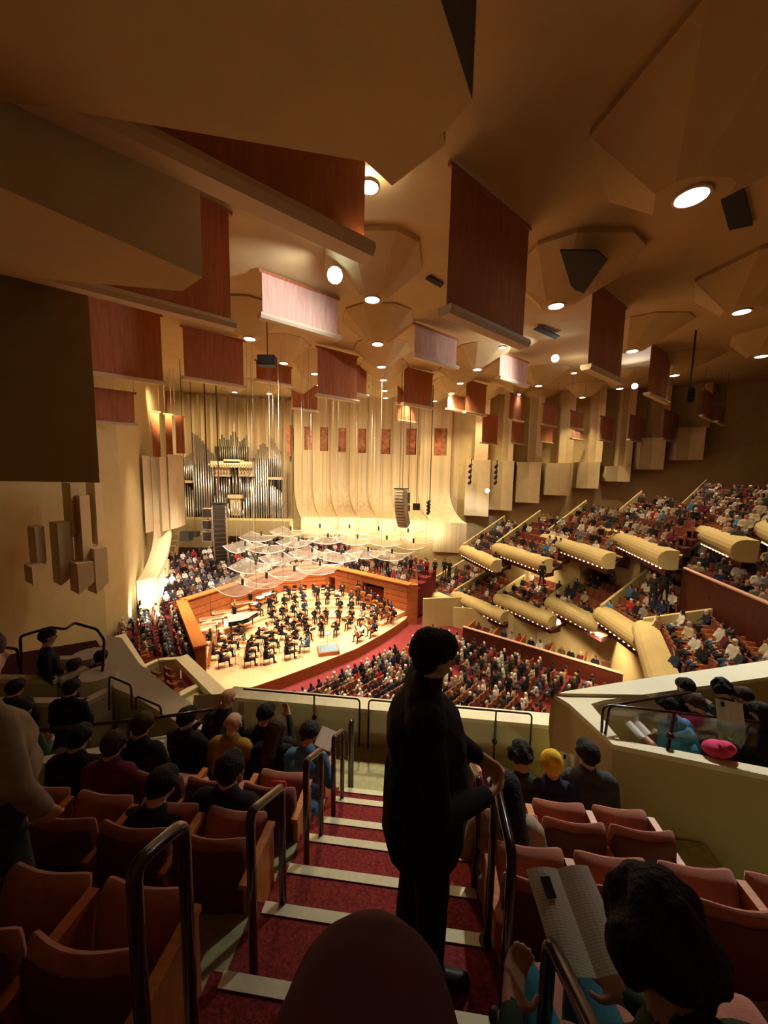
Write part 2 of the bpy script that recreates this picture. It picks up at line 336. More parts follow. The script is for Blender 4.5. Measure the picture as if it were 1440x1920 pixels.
def downlight(p, r, label, power, group='round downlights in the ceiling', cool=False, size=95, col_=None, aim=None):
    e = empty('ceiling_light', p, label, 'ceiling light', group)
    mb = MB(); n = 20
    for rr, z in ((r * 1.18, 0.03), (r * 1.18, -.035), (r, -.045), (r * .95, -0.01)): mb.v += [V(p) + V((rr * math.cos(2 * PI * j / n), rr * math.sin(2 * PI * j / n), z)) for j in range(n)]
    for k in range(3): mb.f += [(k * n + j, k * n + (j + 1) % n, (k + 1) * n + (j + 1) % n, (k + 1) * n + j) for j in range(n)]
    mb.m = [0] * len(mb.f)
    mb.build('trim_ring', 'bar', e)
    m2 = MB(); m2.add([V(p) + V((r * .95 * math.cos(2 * PI * j / n), r * .95 * math.sin(2 * PI * j / n), -.02)) for j in range(n)], [tuple(range(n))])
    m2.build('lens', 'lens_cool' if cool else 'lens', e)
    if power: spot('lamp', V(p) - V((0, 0, .06)), V(aim) if aim else V(p) - V((0, 0, 3)), power, size, 0.8, radius=r * .8, parent=e, color=col_ or WARM)
    return e
DL = [((1297, 366), 1.5, .36, .0, 'large cool white downlight nearest the camera at upper right'), ((698, 560), 1.0, .3, .9, 'downlight under the nearest coffer of the central ceiling column'), ((1043, 572), 1.15, .3, .9, 'downlight under the coffer with the pentagonal hatch'),
      ((1391, 583), 1.25, .3, .8, 'downlight under the wide coffer by the right edge'), ((708, 644), 1.0, .3, 1, 'second downlight of the central ceiling column'), ((1186, 657), 1.0, .28, 1, 'downlight between the narrow and the slim banner'), ((468, 634), 1.0, .3, 1, 'downlight below the beam of the second dark banner'),
      ((1428, 667), 1.1, .3, 1, 'downlight cut by the right edge of the frame'), ((715, 687), 1.0, .3, 1, 'third downlight of the central ceiling column'), ((895, 692), 1.0, .3, 1, 'downlight under the pale lit coffer below the big central banner'), ((1265, 703), 1.0, .28, 1, 'downlight just right of the slim banner'),
      ((532, 680), 1.0, .28, 1, 'downlight right of the hanging projector')] + [(q, 1.0, .27, 1, None) for q in ((719, 712), (1010, 723), (1162, 728), (863, 718), (721, 732), (971, 739), (1092, 745), (1343, 754), (723, 746), (1366, 768), (847, 737), (590, 700), (600, 722), (640, 742), (770, 742), (905, 752), (1010, 757), (1220, 752), (1150, 764), (1290, 764), (815, 752), (560, 738), (505, 738), (440, 735))]
for (px, py), s, r, pw, lab in DL:
    z = 20.2
    for _ in range(4): p = PZ(px, py, z); z = zc(p.y) - 1.1
    if p.y > 45: continue
    lump(p.x, p.y, z, zc(p.y), s); p = V((p.x, p.y, z - .02))
    cool = lab is not None and 'cool' in lab
    downlight(p, r, lab or 'small round downlight under a distant faceted ceiling coffer', 4200 if cool else HOUSE * pw, cool=cool, group='round downlights near the camera' if lab else 'distant round downlights', aim=(3.6, 4.8, 10) if cool else None, size=44 if cool else 80 if p.y < 18 else 95, col_=(.95, .95, .85) if cool else None)
for k, (px, py) in enumerate(((942, 651), (1076, 699))):
    p = PZ(px, py, 20.6); downlight(p, .2, ('small downlight at the foot of the big central banner', 'small downlight at the foot of the narrow banner')[k], 300)
# big near coffer slab over the upper left
mb = MB()
slab = [PZ(x, y, 18.6) for x, y in ((685, 303), (735, 348), (835, 272), (830, 250), (886, 190), (896, 0), (880, -400), (-1500, -400), (-1500, 20), (90, 201))]
mb.prism(slab, (0, 0, 2.75)); struct('ceiling', mb, 'ceil')
p = PZ(692, 349, 20.9); downlight((p.x, p.y, 20.9), .26, 'round downlight peeking out behind the edge of the big dark banner', 2600, size=38, aim=(-.4, 5.6, 9.4))
mb = MB()
mb.prism([PZ(x, y, 18.59) for x, y in ((885, 186), (894, -20), (820, -20), (852, 80))], (0, 0, .02))
tag(mb.build('ceiling_vent', 'grille'), 'long dark wedge opening at the top edge of the near ceiling slab', 'vent')
# deep block between the two big banners
mb = MB()
pts = [PZ(-260, 235, 17.4), PZ(380, 520, 17.4), PZ(342, 546, 17.4), PZ(0, 515, 17.4), PZ(-400, 490, 17.4)]
mb.prism(pts, (0, 0, 3.9)); struct('ceiling', mb, 'ceil')
# near side wall mass hanging on the left
mb = MB()
a = PY(187, 905, 11.0); b = V((-30, 11.0 - 1.5, a.z))
mb.prism([a, V((a.x - 4.4, 15.0, a.z)), V((-30, 16, a.z)), b], (0, 0, 21.3 - a.z)); struct('wall_left_upper', mb, 'plaster')

# ------------------------------------------------------------------ banners
LIT_BANNERS = []
def solve_t(P, px, z):
    lo, hi = -14.0, 14.0
    for _ in range(40):
        m = (lo + hi) / 2
        q = P + CD * m
        q = V((q.x, q.y, z))
        f = (q - CAM).dot(FW)
        if f < .05: lo = m; continue
        if proj(q)[0] < px: lo = m
        else: hi = m
    return (lo + hi) / 2
def banner(tl, bly, rx, label, zt=None, m='cloth', bar=True, anchor='L', length=None, group='banners hung across the hall', folds=True, H=None, barh=.22, oneY=None):
    """Cloth between a top rail and a bottom bar; tl = top corner in the photograph, bly = height of its lower corner."""
    z = zt if zt else 21.2
    P = PY(tl[0], tl[1], oneY) if oneY else PZ(tl[0], tl[1], z)
    if oneY: z = P.z
    bot = PY(tl[0], bly, P.y).z
    if length is None:
        t = solve_t(P, rx, (z + bot) / 2)
    else: t = length
    A, B = (P, P + CD * t) if t > 0 else (P + CD * t, P)
    L = (B - A).length
    e = empty('hanging_banner', (A + B) / 2 * 1.0, label, 'banner', group); e.location.z = bot
    N = CD.cross(V((0, 0, 1)))
    mb = MB(); nu = max(4, min(48, int(L / .12))); nv = 8
    k1 = random.uniform(0, 6)
    for j in range(nv + 1):
        for i in range(nu + 1):
            u = i / nu; v = j / nv
            off = (math.sin(u * L * 4.2 + k1) * .02 + math.sin(u * L * 1.7 + k1) * .025) * (.4 + v) if folds else 0
            mb.v.append(A + (B - A) * u + N * off + V((0, 0, (bot - z) * v + (z - A.z))))
    mb.f = [(j * (nu + 1) + i, j * (nu + 1) + i + 1, (j + 1) * (nu + 1) + i + 1, (j + 1) * (nu + 1) + i) for j in range(nv) for i in range(nu)]
    n0 = len(mb.v); mb.v += [v + N * .02 for v in mb.v]; mb.f += [tuple(n0 + i for i in f[::-1]) for f in mb.f]; mb.m = [0] * len(mb.f)
    c = mb.build('cloth', m, e, smooth=True)
    for q_ in ((A, B) if zc(A.y) - z > .35 else ()):
        mk = MB(); mk.tube([V((q_.x, q_.y, z)), V((q_.x, q_.y, zc(q_.y) + .1))], .008, 5); mk.build('hanging_cord', 'cablered', e)
    mt = MB(); ta = V((A.x, A.y, z)); tb = V((B.x, B.y, z)); mt.beam(ta - CD * .12, tb + CD * .12, .10, .12); mt.build('top_rail', 'cloth', e)
    if bar:
        m3 = MB(); ba = V((A.x, A.y, bot)) - CD * .12; bb = V((B.x, B.y, bot)) + CD * .12; h = barh
        prof = [(-h * .9, h * .35), (-h, -h * .1), (-h * .7, -h * .6), (h * .7, -h * .6), (h, -h * .1), (h * .9, h * .35)]
        m3.prism([ba + N * x + V((0, 0, y)) for x, y in prof], bb - ba); m3.build('bottom_bar', 'bar', e)
    return e
banner((685, 302), 470, None, 'largest dark red banner cut off by the near ceiling slab, top left', length=-9.5, barh=.36, m='cloth')
banner((428, 398), 608, None, 'second huge dark red banner above the left side, behind the plaster block', length=-7.0, barh=.26)
banner((848, 310), 582, 985, 'big terracotta banner hanging alone at the centre top of the hall', barh=.26)
banner((1112, 528), 688, 1167, 'tall narrow terracotta banner right of the big central one', barh=.24)
banner((1222, 642), 738, 1254, 'slim terracotta banner third from the big central one', zt=21.6, barh=.2)
LIT_BANNERS.append(banner((490, 508), 592, 632, 'wide pale rose banner brightly lit from above, left of centre', m='cloth_pale'))
LIT_BANNERS.append(banner((778, 607), 666, 855, 'pale rose lit banner beside the big terracotta one', m='cloth_pale'))
LIT_BANNERS.append(banner((938, 660), 708, 988, 'small pale lit banner under the big terracotta one', zt=21.4, m='cloth_pale'))
banner((300, 592), 718, None, 'dark crumpled red banner next to the left side wall', length=-4.6, barh=.2)
banner((342, 612), 708, 456, 'square red banner above the left end of the pipe organ', zt=21.4)
banner((480, 676), 712, 546, 'low red banner behind the hanging black projector', zt=21.6)
banner((546, 714), 764, 595, 'red banner lit from the organ side', zt=22.3)
banner((595, 650), 740, 669, 'red banner square in the middle of the ceiling column', zt=21.4)
banner((665, 683), 738, 687, 'narrow red banner tucked behind the square one', zt=21.9)
banner((758, 688), 756, 810, 'red banner just right of the central coffers', zt=21.8)
banner((745, 722), 756, 760, 'sliver of red banner behind the one right of the central coffers', zt=22.0)
banner((746, 752), 788, 777, 'little red banner lowest before the back wall', zt=22.2, oneY=40)
banner((875, 713), 772, 911, 'upright red banner over the far right corner', zt=21.9)
banner((840, 740), 766, 870, 'short red banner left of the upright corner one', zt=22.2, oneY=38)
for k, (x0, y0, y1, x1, Y) in enumerate([(905, 776, 830, 932, 41), (957, 737, 786, 981, 37), (960, 788, 830, 983, 41), (1020, 758, 795, 1044, 36), (1014, 798, 828, 1036, 40),
        (1070, 770, 801, 1093, 35), (1072, 803, 822, 1093, 39), (1126, 780, 824, 1150, 37), (1182, 778, 824, 1210, 36), (1246, 768, 822, 1272, 35), (1320, 730, 779, 1340, 30), (1346, 760, 790, 1358, 30)]):
    banner((x0, y0), y1, x1, ['upper banner nearest the corner on the fluted right wall', 'upper banner second from the corner on the fluted right wall', 'lower banner under the second from the corner', 'upper banner third from the corner on the fluted right wall', 'lower banner under the third from the corner', 'upper banner fourth from the corner on the fluted right wall', 'lower banner under the fourth from the corner', 'dark red banner on the fifth right wall bay', 'dark red banner on the sixth right wall bay', 'dark red banner on the seventh right wall bay', 'slanted far banner over the highest boxes', 'sliver of banner right of the slanted far one'][k], oneY=Y, group='small far banners along the right wall', barh=.15)
banner((176, 728), 790, 252, 'dull red banner low beside the left wall mass', oneY=20, barh=.14)
for x0, x1, y0, y1, l in ((283, 300, 771, 858, 'leftmost narrow dark banner beside the organ'), (309, 323, 776, 853, 'middle narrow dark banner beside the organ'), (328, 346, 780, 850, 'narrow dark banner nearest the organ pipes')):
    banner((x0, y0), y1, x1, l, oneY=34, bar=False, m='cloth')
# ceiling vents and openings
def quad(name, pts, z, m, label, cat, th=.05):
    mb = MB(); q = [PZ(x, y, z) for x, y in pts]; mb.prism(q, (0, 0, th)); return tag(mb.build(name, m), label, cat)
quad('ceiling_vent', [(798, 524), (826, 540), (832, 533), (806, 519)], 21.2, 'grille', 'dark slot vent left of the big central banner', 'vent')
quad('ceiling_vent', [(1000, 618), (1040, 636), (1050, 631), (1012, 613)], 21.2, 'grille', 'dark slot vent right of the big central banner', 'vent')
quad('ceiling_vent', [(1350, 372), (1367, 432), (1411, 423), (1388, 334)], 21.2, 'dark', 'black trapezoid opening beside the cool white downlight', 'vent')
quad('ceiling_vent', [(1050, 470), (1070, 535), (1090, 556), (1139, 488), (1118, 471)], 20.35, 'grille', 'dark pentagonal hatch in the coffer at right of centre', 'vent')
# ------------------------------------------------------------------ walls
def wall_seg(name, pts, z0, z1, m='plaster', th=.4):
    mb = MB()
    for (a, b) in zip(pts[:-1], pts[1:]):
        a = V((*a, 0)); b = V((*b, 0)); d = (b - a).normalized(); n = d.cross(V((0, 0, 1)))
        if n.dot(-a) > 0: n = -n                       # thickness goes away from the camera
        mb.prism([(a.x, a.y, z0), (b.x, b.y, z0), (b.x + n.x * th, b.y + n.y * th, z0), (a.x + n.x * th, a.y + n.y * th, z0)], (0, 0, z1 - z0))
    return struct(name, mb, m)
BACK = [(-27.5, 47.5), (-12.9, 51.0), (-1.5, 50.8), (9.2, 46.6)]
RIGHT = [(9.2, 46.6), (13.5, 45.6), (26, 40.5), (38, 33), (50, 20)]
LEFT = [(-17.5, 4), (-16.2, 15.6), (-15.5, 20), (-15.9, 22.2)]
LEFT2 = [(-15.9, 22.2), (-27.6, 47.6)]
wall_seg('wall_back', BACK, 0, 22.9, 'flute'); wall_seg('wall_right', RIGHT, -1, 22.9)
wall_seg('wall_left', LEFT, 0, 22.9); wall_seg('wall_left_far', LEFT2, 0, 22.9)
wall_seg('wall_rear', [(50, 20), (44, -3.8), (-17.5, -3.8), (-17.5, 4)], 0, 22)
def on_poly(poly, px):
    k = (px - 720) / FPX
    d = ray(px, 888); k = d.x / d.y
    for (x0, y0), (x1, y1) in zip(poly[:-1], poly[1:]):
        den = (x1 - x0) - k * (y1 - y0)
        if abs(den) < 1e-9: continue
        t = (k * y0 - x0) / den
        if -1e-6 <= t <= 1 + 1e-6: return V((x0 + t * (x1 - x0), y0 + t * (y1 - y0), 0))
    raise ValueError(px)
def flare(P, Q, n, zt, zv, zb, out, name='trim_1', th=.35, panel=None):
    """Vertical slab from P to Q whose foot sweeps forward along n."""
    prof = [(0, zt), (0, zv)]
    for i in range(1, 9):
        a = i / 8 * PI / 2 * .85
        prof.append((out * (1 - math.cos(a)) / (1 - math.cos(PI / 2 * .85)), zv - (zv - zb) * math.sin(a) / math.sin(PI / 2 * .85)))
    mb = MB(); k = len(prof)
    for E in (P, Q):
        for (o, z) in prof: mb.v.append(V((E.x, E.y, 0)) + n * o + V((0, 0, z)))
    for E in (P, Q):
        for i, (o, z) in enumerate(prof): mb.v.append(V((E.x, E.y, 0)) + n * (o - th) + V((0, 0, z - (th * .8 * i / k))))
    f = []
    for i in range(k - 1):
        f += [(i, i + 1, k + i + 1, k + i), (2 * k + i, 3 * k + i, 3 * k + i + 1, 2 * k + i + 1), (i, 2 * k + i, 2 * k + i + 1, i + 1), (k + i, k + i + 1, 3 * k + i + 1, 3 * k + i)]
    f += [(0, k, 3 * k, 2 * k), (k - 1, 3 * k - 1, 4 * k - 1, 2 * k - 1)]
    mb.f = f; mb.m = [0] * len(f)
    if panel:
        a = V((P.x, P.y, zb)) + n * out; b = V((Q.x, Q.y, zb)) + n * out
        mb.prism([a, b, b - n * .2, a - n * .2], (0, 0, -panel))
    return struct(name, mb, 'flute' if int(name[5:]) < 10 else 'fin', smooth=False)
# back wall: sawtooth bays with niches above and swept feet below
NF = V((.45, -.89, 0)); WF = V((.89, .45, 0))
edges = [556, 590, 623, 658, 697, 742, 792, 846]
niche = [(571, 585), (600, 615), (634, 649), (671, 686), (712, 731), (760, 779), (812, 836)]
for k in range(7):
    a = on_poly(BACK, edges[k]); b = on_poly(BACK, edges[k + 1]); d = (b - a).normalized()
    n = V((-d.y, d.x, 0)); n = n if n.dot(-a) > 0 else -n
    tl = a + n * 1.3; tr = b + n * (.7)
    zA, zB = 19.0 - .05 * k, 15.9 - .1 * k
    flare(tl, tr, NF, zB, 11.3, 7.3, 3.6, 'trim_%d' % (k + 1), panel=2.2 if k < 5 else 3.6)
    mb = MB(); tl2 = tl - n * .35; tr2 = tr - n * .35
    for p, q, z0, z1, off in ((tl, tr, zA, 22.8, .25),):
        mb.prism([(p.x, p.y, z0), (q.x, q.y, z0), (q.x - n.x, q.y - n.y, z0), (p.x - n.x, p.y - n.y, z0)], (0, 0, z1 - z0))
    n0, n1 = niche[k]; 
    def at(px):
        dd = ray(px, 888); kk = dd.x / dd.y; t = (kk * tl.y - tl.x) / ((tr.x - tl.x) - kk * (tr.y - tl.y)); return tl + (tr - tl) * t
    p0, p1 = at(n0), at(n1)
    for p, q in ((tl, p0), (p1, tr)):
        mb.prism([(p.x, p.y, zB), (q.x, q.y, zB), (q.x - n.x, q.y - n.y, zB), (p.x - n.x, p.y - n.y, zB)], (0, 0, zA - zB))
    struct('trim_%d' % (k + 11), mb, 'flute')
    mb = MB(); q0 = p0 - n * .5 ; q1 = p1 - n * .5
    nu, nv = 6, 16
    for j in range(nv + 1):
        for i in range(nu + 1):
            mb.v.append(q0 + (q1 - q0) * (i / nu) * .8 + n * random.uniform(-.12, .12) + V((0, 0, zB + (zA - zB) * j / nv)))
    mb.f = [(j * (nu + 1) + i, j * (nu + 1) + i + 1, (j + 1) * (nu + 1) + i + 1, (j + 1) * (nu + 1) + i) for j in range(nv) for i in range(nu)]; mb.m = [0] * len(mb.f)
    tag(mb.build('niche_curtain', 'niche_cloth', smooth=True), 'crumpled rose curtain in the %s niche of the back wall, counting from the organ' % ['first', 'second', 'third', 'fourth', 'fifth', 'sixth', 'seventh'][k], 'curtain', 'curtains in the back wall niches')
mb = MB(); a = PY(540, 770, 48.5); b = PY(550, 815, 48.5)
mb.box((a.x, 48.8, 17), (.5, .5, 4)); tag(mb.build('niche_curtain', 'niche_cloth'), 'narrow dark red curtain strip between organ and back wall niches', 'curtain')
# more fluting behind the organ
for k, px in enumerate(range(352, 556, 17)):
    a = on_poly(BACK, px); b = on_poly(BACK, px + 11); mb = MB()
    mb.prism([(a.x, a.y - .2, 4), (b.x, b.y - .9, 4), (b.x, b.y, 4), (a.x, a.y, 4)], (0, 0, 18.4)); struct('trim_%d' % (20 + k), mb, 'flute')
# right wall: stepped plaster boxes
RF = [(888, 913, 873, 919, 968, 862), (940, 960, 919, 963, 957, 864), (989, 1014, 969, 1014, 943, 866), (1045, 1071, 1023, 1070, 929, 868), (1102, 1126, 1082, 1124, 916, 866),
      (1156, 1182, 1136, 1182, 903, 874), (1216, 1245, 1196, 1243, 880, 820), (1292, 1320, 1263, 1315, 862, 800)]
for k, (u0, u1, l0, l1, yb, ym) in enumerate(RF):
    P = on_poly(RIGHT, (l0 + l1) / 2); Y = P.y
    mb = MB()
    for (a, b, y0, y1, dy) in ((l0, l1, yb, ym, 0), (u0, u1, ym, 700, -.25)):
        A = PY(a, 890, Y - 1.0); B = PY(b, 890, Y - 2.2 - dy * 2); zb = PY((a + b) / 2, y0, Y - 1.8).z; ztp = min(PY((a + b) / 2, y1, Y - 1.8).z, 22.7)
        C_ = V((B.x + .9, B.y + 2.6, 0)); D_ = V((A.x + .3, A.y + 1.6, 0))
        mid = (A + B) / 2 + V((.12, .25, 0))
        mb.prism([(A.x, A.y, zb), (mid.x, mid.y, zb), (B.x, B.y, zb), (C_.x, C_.y, zb), (D_.x, D_.y, zb)], (0, 0, ztp - zb))
    struct('trim_%d' % (40 + k), mb, 'fin')
# left wall: pale folded strips
LW = [(57, 75, 990, 1068, 15.0), (100, 128, 982, 1092, 15.4), (130, 146, 906, 1000, 15.8), (146, 165, 930, 1060, 15.8), (133, 164, 1058, 1108, 15.3), (176, 190, 903, 1016, 16.6), (167, 192, 1030, 1108, 16.0), (45, 72, 1064, 1090, 14.2)]
for k, (x0, x1, y0, y1, Y) in enumerate(LW):
    A = PY(x0, 890, Y); B = PY(x1, 890, Y + .5); zt = PY((x0 + x1) / 2, y0, Y).z; zb = PY((x0 + x1) / 2, y1, Y).z
    mb = MB(); h = (B - A).length
    pts = [V((A.x, A.y, zt)), V((B.x, B.y, zt)), V((B.x, B.y, zb + .25)), V((A.x, A.y, zb - .15))]
    mb.prism(pts, V((-.8, .5, 0))); struct('trim_%d' % (50 + k), mb, 'fin')
# left far wall: tall fins whose feet sweep forward, one behind the other
P = PY(284, 890, 29.5); Q = PY(317, 890, 30.8)
flare(P, Q, V((.3, -.95, 0)), 13.9, 8.6, 5.2, 4.7, 'trim_60', panel=3.2)
for k in range(5):
    Y = 28.0 + 2.9 * k; P = V((-15.9 - .4606 * (Y - 22.2) + .1, Y, 0)); Q = P + V((1.2, .4, 0))
    flare(P, Q, V((.2, -.98, 0)), 5.2, 5.0, 2.6, 2.0, 'trim_%d' % (61 + k), panel=.5)
for k, (x0, x1, y0) in enumerate([(268, 283, 862), (300, 313, 856), (316, 330, 850)]):
    A = PY(x0, 890, 28.5 + k); B = PY(x1, 890, 29.5 + k); mb = MB()
    mb.prism([(A.x, A.y, 8), (B.x, B.y, 8), (B.x - .4, B.y + 2, 8), (A.x - .4, A.y + 2, 8)], (0, 0, PY(x0, y0, 29).z - 8 if k else 6)); struct('trim_%d' % (70 + k), mb, 'fin')
# terrace wall under the back wall, band the flares stand on
mb = MB()
a = V((-27.8, 45.6, 0)); 
band = [(-27.4, 44.2), (-12.5, 46.9), (-2, 46.6), (9.0, 43.5)]
for (p, q) in zip(band[:-1], band[1:]): mb.prism([(p[0], p[1], 0), (q[0], q[1], 0), (q[0], q[1] + 4, 0), (p[0], p[1] + 4, 0)], (0, 0, 5.3))
struct('wall_terrace', mb, 'plaster')
# ------------------------------------------------------------------ pipe organ
OY = 45.2
org = empty('pipe_organ', PY(430, 1000, OY), 'large pipe organ with ranks of silver pipes on the back wall', 'organ')
def pipe(px, yt, yb, r, m='pipe', Y=OY):
    a = PY(px, yb, Y); b = V((a.x, a.y, PY(px, yt, Y).z)); mb = MB(); h = b.z - a.z
    z0 = a.z; f = min(.9, h * .2)
    mb.tube([a, a + V((0, 0, f)), a + V((0, 0, f + .02)), b], [r * .3, r, r, r], 8)
    o = mb.build('pipe', m, org, smooth=True); return o
def rank(x0, x1, n, tops, yb, r, m='pipe', Y=OY):
    for i in range(n):
        t = i / max(1, n - 1); k = t * (len(tops) - 1); a = int(min(k, len(tops) - 2)); y = tops[a] + (tops[a + 1] - tops[a]) * (k - a)
        pipe(x0 + (x1 - x0) * t, y + random.uniform(-1.5, 1.5), yb if not isinstance(yb, tuple) else yb[0] + (yb[1] - yb[0]) * t, r, m, Y)
rank(336, 361, 8, [852, 858, 850], 902, .085)
rank(338, 364, 7, [925, 905, 918], 1008, .09)
rank(366, 398, 8, [812, 822, 850], 968, .11)
rank(405, 463, 15, [848, 815, 828, 805, 830, 815], 866, .10, 'pipe_dark', OY + .8)
rank(401, 407, 2, [850, 856], 935, .10)
rank(408, 430, 6, [895, 896], 945, .06)
rank(431, 451, 4, [882, 878, 884], 925, .10)
rank(454, 474, 6, [893, 895], 945, .06)
rank(474, 503, 8, [872, 850, 828, 838], 972, .11)
rank(506, 527, 7, [815, 832, 846], 897, .075)
rank(508, 529, 6, [905, 915, 922], 975, .09)
rank(430, 456, 6, [955, 935, 955], 972, .07, 'pipe', OY - .5)
rank(404, 428, 6, [930, 915, 945], 975, .08, 'pipe', OY - .4)
rank(458, 500, 10, [940, 915, 905, 912], 978, .08, 'pipe', OY - .4)
def obox(name, x0, x1, y0, y1, m, dY=.8, Y=OY):
    a = PY(x0, y1, Y); b = PY(x1, y0, Y); mb = MB(); mb.box(((a.x + b.x) / 2, Y, (a.z + b.z) / 2), (abs(b.x - a.x), dY, abs(b.z - a.z))); return mb.build(name, m, org)
obox('shelf', 334, 363, 901, 905, 'bar', 1.0); obox('shelf', 504, 529, 895, 899, 'bar', 1.0)
obox('case_back', 345, 400, 870, 1005, 'case', .3, OY + 1.2); obox('case_back', 475, 528, 860, 975, 'case', .3, OY + 1.2); obox('case_back', 402, 474, 866, 975, 'case', .3, OY + 1.3)
obox('case_back', 404, 466, 838, 866, 'case', .3, OY + 1.6)
obox('corbel', 400, 476, 866, 876, 'bar', 1.4, OY - .3); obox('corbel', 424, 454, 862, 868, 'bar', 1.4, OY - .3); obox('corbel', 406, 434, 876, 893, 'bar', 1.0); obox('corbel', 450, 478, 876, 893, 'bar', 1.0)
obox('corbel', 430, 456, 928, 934, 'bar', .9); obox('pedestal', 434, 452, 934, 966, 'bar', .5, OY)
obox('stile', 330, 335, 855, 1000, 'bar', 1.0)
for i in range(16):
    x = 402 + i * 4.8; a = PY(x, 872, OY - 1.0); mb = MB(); mb.tube([a, a + V((0, -1.3, .05))], [.05, .12], 6); mb.build('trumpet_pipe', 'bar', org)
obox('organ_loft', 338, 545, 975, 1000, 'plaster', 2.5, OY - 1.2)
obox('organ_loft', 338, 402, 1000, 1022, 'plaster', 2.5, OY - 1.6)
# ------------------------------------------------------------------ stage platform and its walls
def xy(p): return (p.x, p.y)
SA2 = (-10.2, 20.4); SA = xy(PZ(347, 1127, 2.9)); SB = xy(PZ(530, 1069, 2.9)); SC = xy(PZ(613, 1063, 2.9)); SD = xy(PZ(765, 1098, 2.9))
FLOORZ = -0.8
front = [xy(PZ(a, b, 0)) for a, b in ((761, 1160), (740, 1175), (715, 1190), (690, 1204), (668, 1216), (600, 1243), (535, 1267), (480, 1286), (419, 1303))]
stage_poly = [SA2, SA, SB, SC, SD] + front + [xy(PZ(384, 1268, 0))]
mb = MB(); mb.prism([(x, y, -1.0) for x, y in stage_poly][::-1], (0, 0, .94), 1); mb.prism([(x, y, -.06) for x, y in stage_poly][::-1], (0, 0, .06), 0)
mb.build('floor', ['floorwood', 'wood'], kind='structure')
def inter(o, d, a, b):
    ax, ay = a; bx, by = b; ex, ey = bx - ax, by - ay; den = d[0] * ey - d[1] * ex
    if abs(den) < 1e-9: return None
    t = ((ax - o[0]) * ey - (ay - o[1]) * ex) / den; u = ((ax - o[0]) * d[1] - (ay - o[1]) * d[0]) / den
    return t if t > 0 and 0 <= u <= 1 else None
POD = xy(PZ(615, 1222, 0))
wallring = [SA2, SA, SB, SC, SD]
def wallhit(a):
    d = (math.cos(a), math.sin(a)); ts = [inter(POD, d, p, q) for p, q in zip(wallring[:-1], wallring[1:])]
    ts = [t for t in ts if t]; return min(ts) if ts else None
for k, r in enumerate((6.0, 8.0, 9.8)):
    pts_in, pts_out = [], []
    for i in range(41):
        a = math.radians(28 + i * (172 - 28) / 40); h = wallhit(a)
        if h is None or h < r + .3: 
            if len(pts_in) > 2: break
            pts_in, pts_out = [], []; continue
        pts_in.append((POD[0] + r * math.cos(a), POD[1] + r * math.sin(a))); pts_out.append((POD[0] + (h - .02) * math.cos(a), POD[1] + (h - .02) * math.sin(a)))
    if len(pts_in) > 2:
        mb = MB(); P = pts_in + pts_out[::-1]; mb.prism([(x, y, .001) for x, y in P], (0, 0, .22 * (k + 1))); 
        mb.build('floor', ['floorwood'], kind='structure')
def riser_h(x, y):
    r = math.hypot(x - POD[0], y - POD[1]); a = math.degrees(math.atan2(y - POD[1], x - POD[0]))
    return 0 if not 28 < a < 172 else .66 if r > 9.8 and 50 < a < 150 else .44 if r > 8 else .22 if r > 6 else 0
def panelwall(name, p, q, z0, z1, th, rows, openings=(), outward=1):
    """wood wall with raised panels on the stage side; th thickness to the outside"""
    p = V((*p, 0)); q = V((*q, 0)); d = (q - p); L = d.length; d.normalize(); n = V((-d.y, d.x, 0)) * outward
    mb = MB(); segs = [(0, L)]
    for o0, o1, oz in openings:
        segs = [(a, b) for s in segs for a, b in ((s[0], min(s[1], o0)), (max(s[0], o1), s[1])) if b > a]
    for a, b in segs:
        A = p + d * a; B = p + d * b; mb.prism([A + V((0, 0, z0)), B + V((0, 0, z0)), B + n * th + V((0, 0, z0)), A + n * th + V((0, 0, z0))], (0, 0, z1 - z0))
        np_ = max(1, round((b - a) / 2.0)); w_ = (b - a) / np_; h_ = (z1 - z0 - .25) / rows
        for i in range(np_):
            for j in range(rows):
                a0 = p + d * (a + i * w_ + .06) - n * .04; zz = z0 + .12 + j * h_ + .03
                mb.prism([a0 + V((0, 0, zz)), a0 + d * (w_ - .12) + V((0, 0, zz)), a0 + d * (w_ - .12) + n * .05 + V((0, 0, zz)), a0 + n * .05 + V((0, 0, zz))], (0, 0, h_ - .06))
    for o0, o1, oz in openings:
        A = p + d * o0; B = p + d * o1; mb.prism([A + V((0, 0, oz)), B + V((0, 0, oz)), B + n * th + V((0, 0, oz)), A + n * th + V((0, 0, oz))], (0, 0, z1 - oz))
        mb.prism([A + n * th + V((0, 0, z0)), B + n * th + V((0, 0, z0)), B + n * (th + .1) + V((0, 0, z0)), A + n * (th + .1) + V((0, 0, z0))], (0, 0, z1 - z0), 2)
    mb.prism([p - n * .12 - d * .1 + V((0, 0, z1)), q - n * .12 + d * .1 + V((0, 0, z1)), q + n * (th + .1) + d * .1 + V((0, 0, z1)), p + n * (th + .1) - d * .1 + V((0, 0, z1))], (0, 0, .10), 1)
    mb.build(name, ['wood', 'orange', 'dark'], kind='structure')
panelwall('wall_stage_left', SA2, SA, -.8, 2.9, .5, 4); panelwall('wall_stage_rear_left', SA, SB, 0, 2.9, .5, 4)
panelwall('wall_stage_rear', SB, SC, 0, 2.9, .5, 6); 
Lcd = math.dist(SC, SD); panelwall('wall_stage_right', SC, SD, 0, 2.9, .7, 5, openings=((.3, 1.2, 1.9), (5.0, 7.6, 2.2)))
mb = MB(); D0 = V((*SD, 0)); e1 = xy(PZ(784, 1098, 2.9)); f0 = V((*front[0], 0))
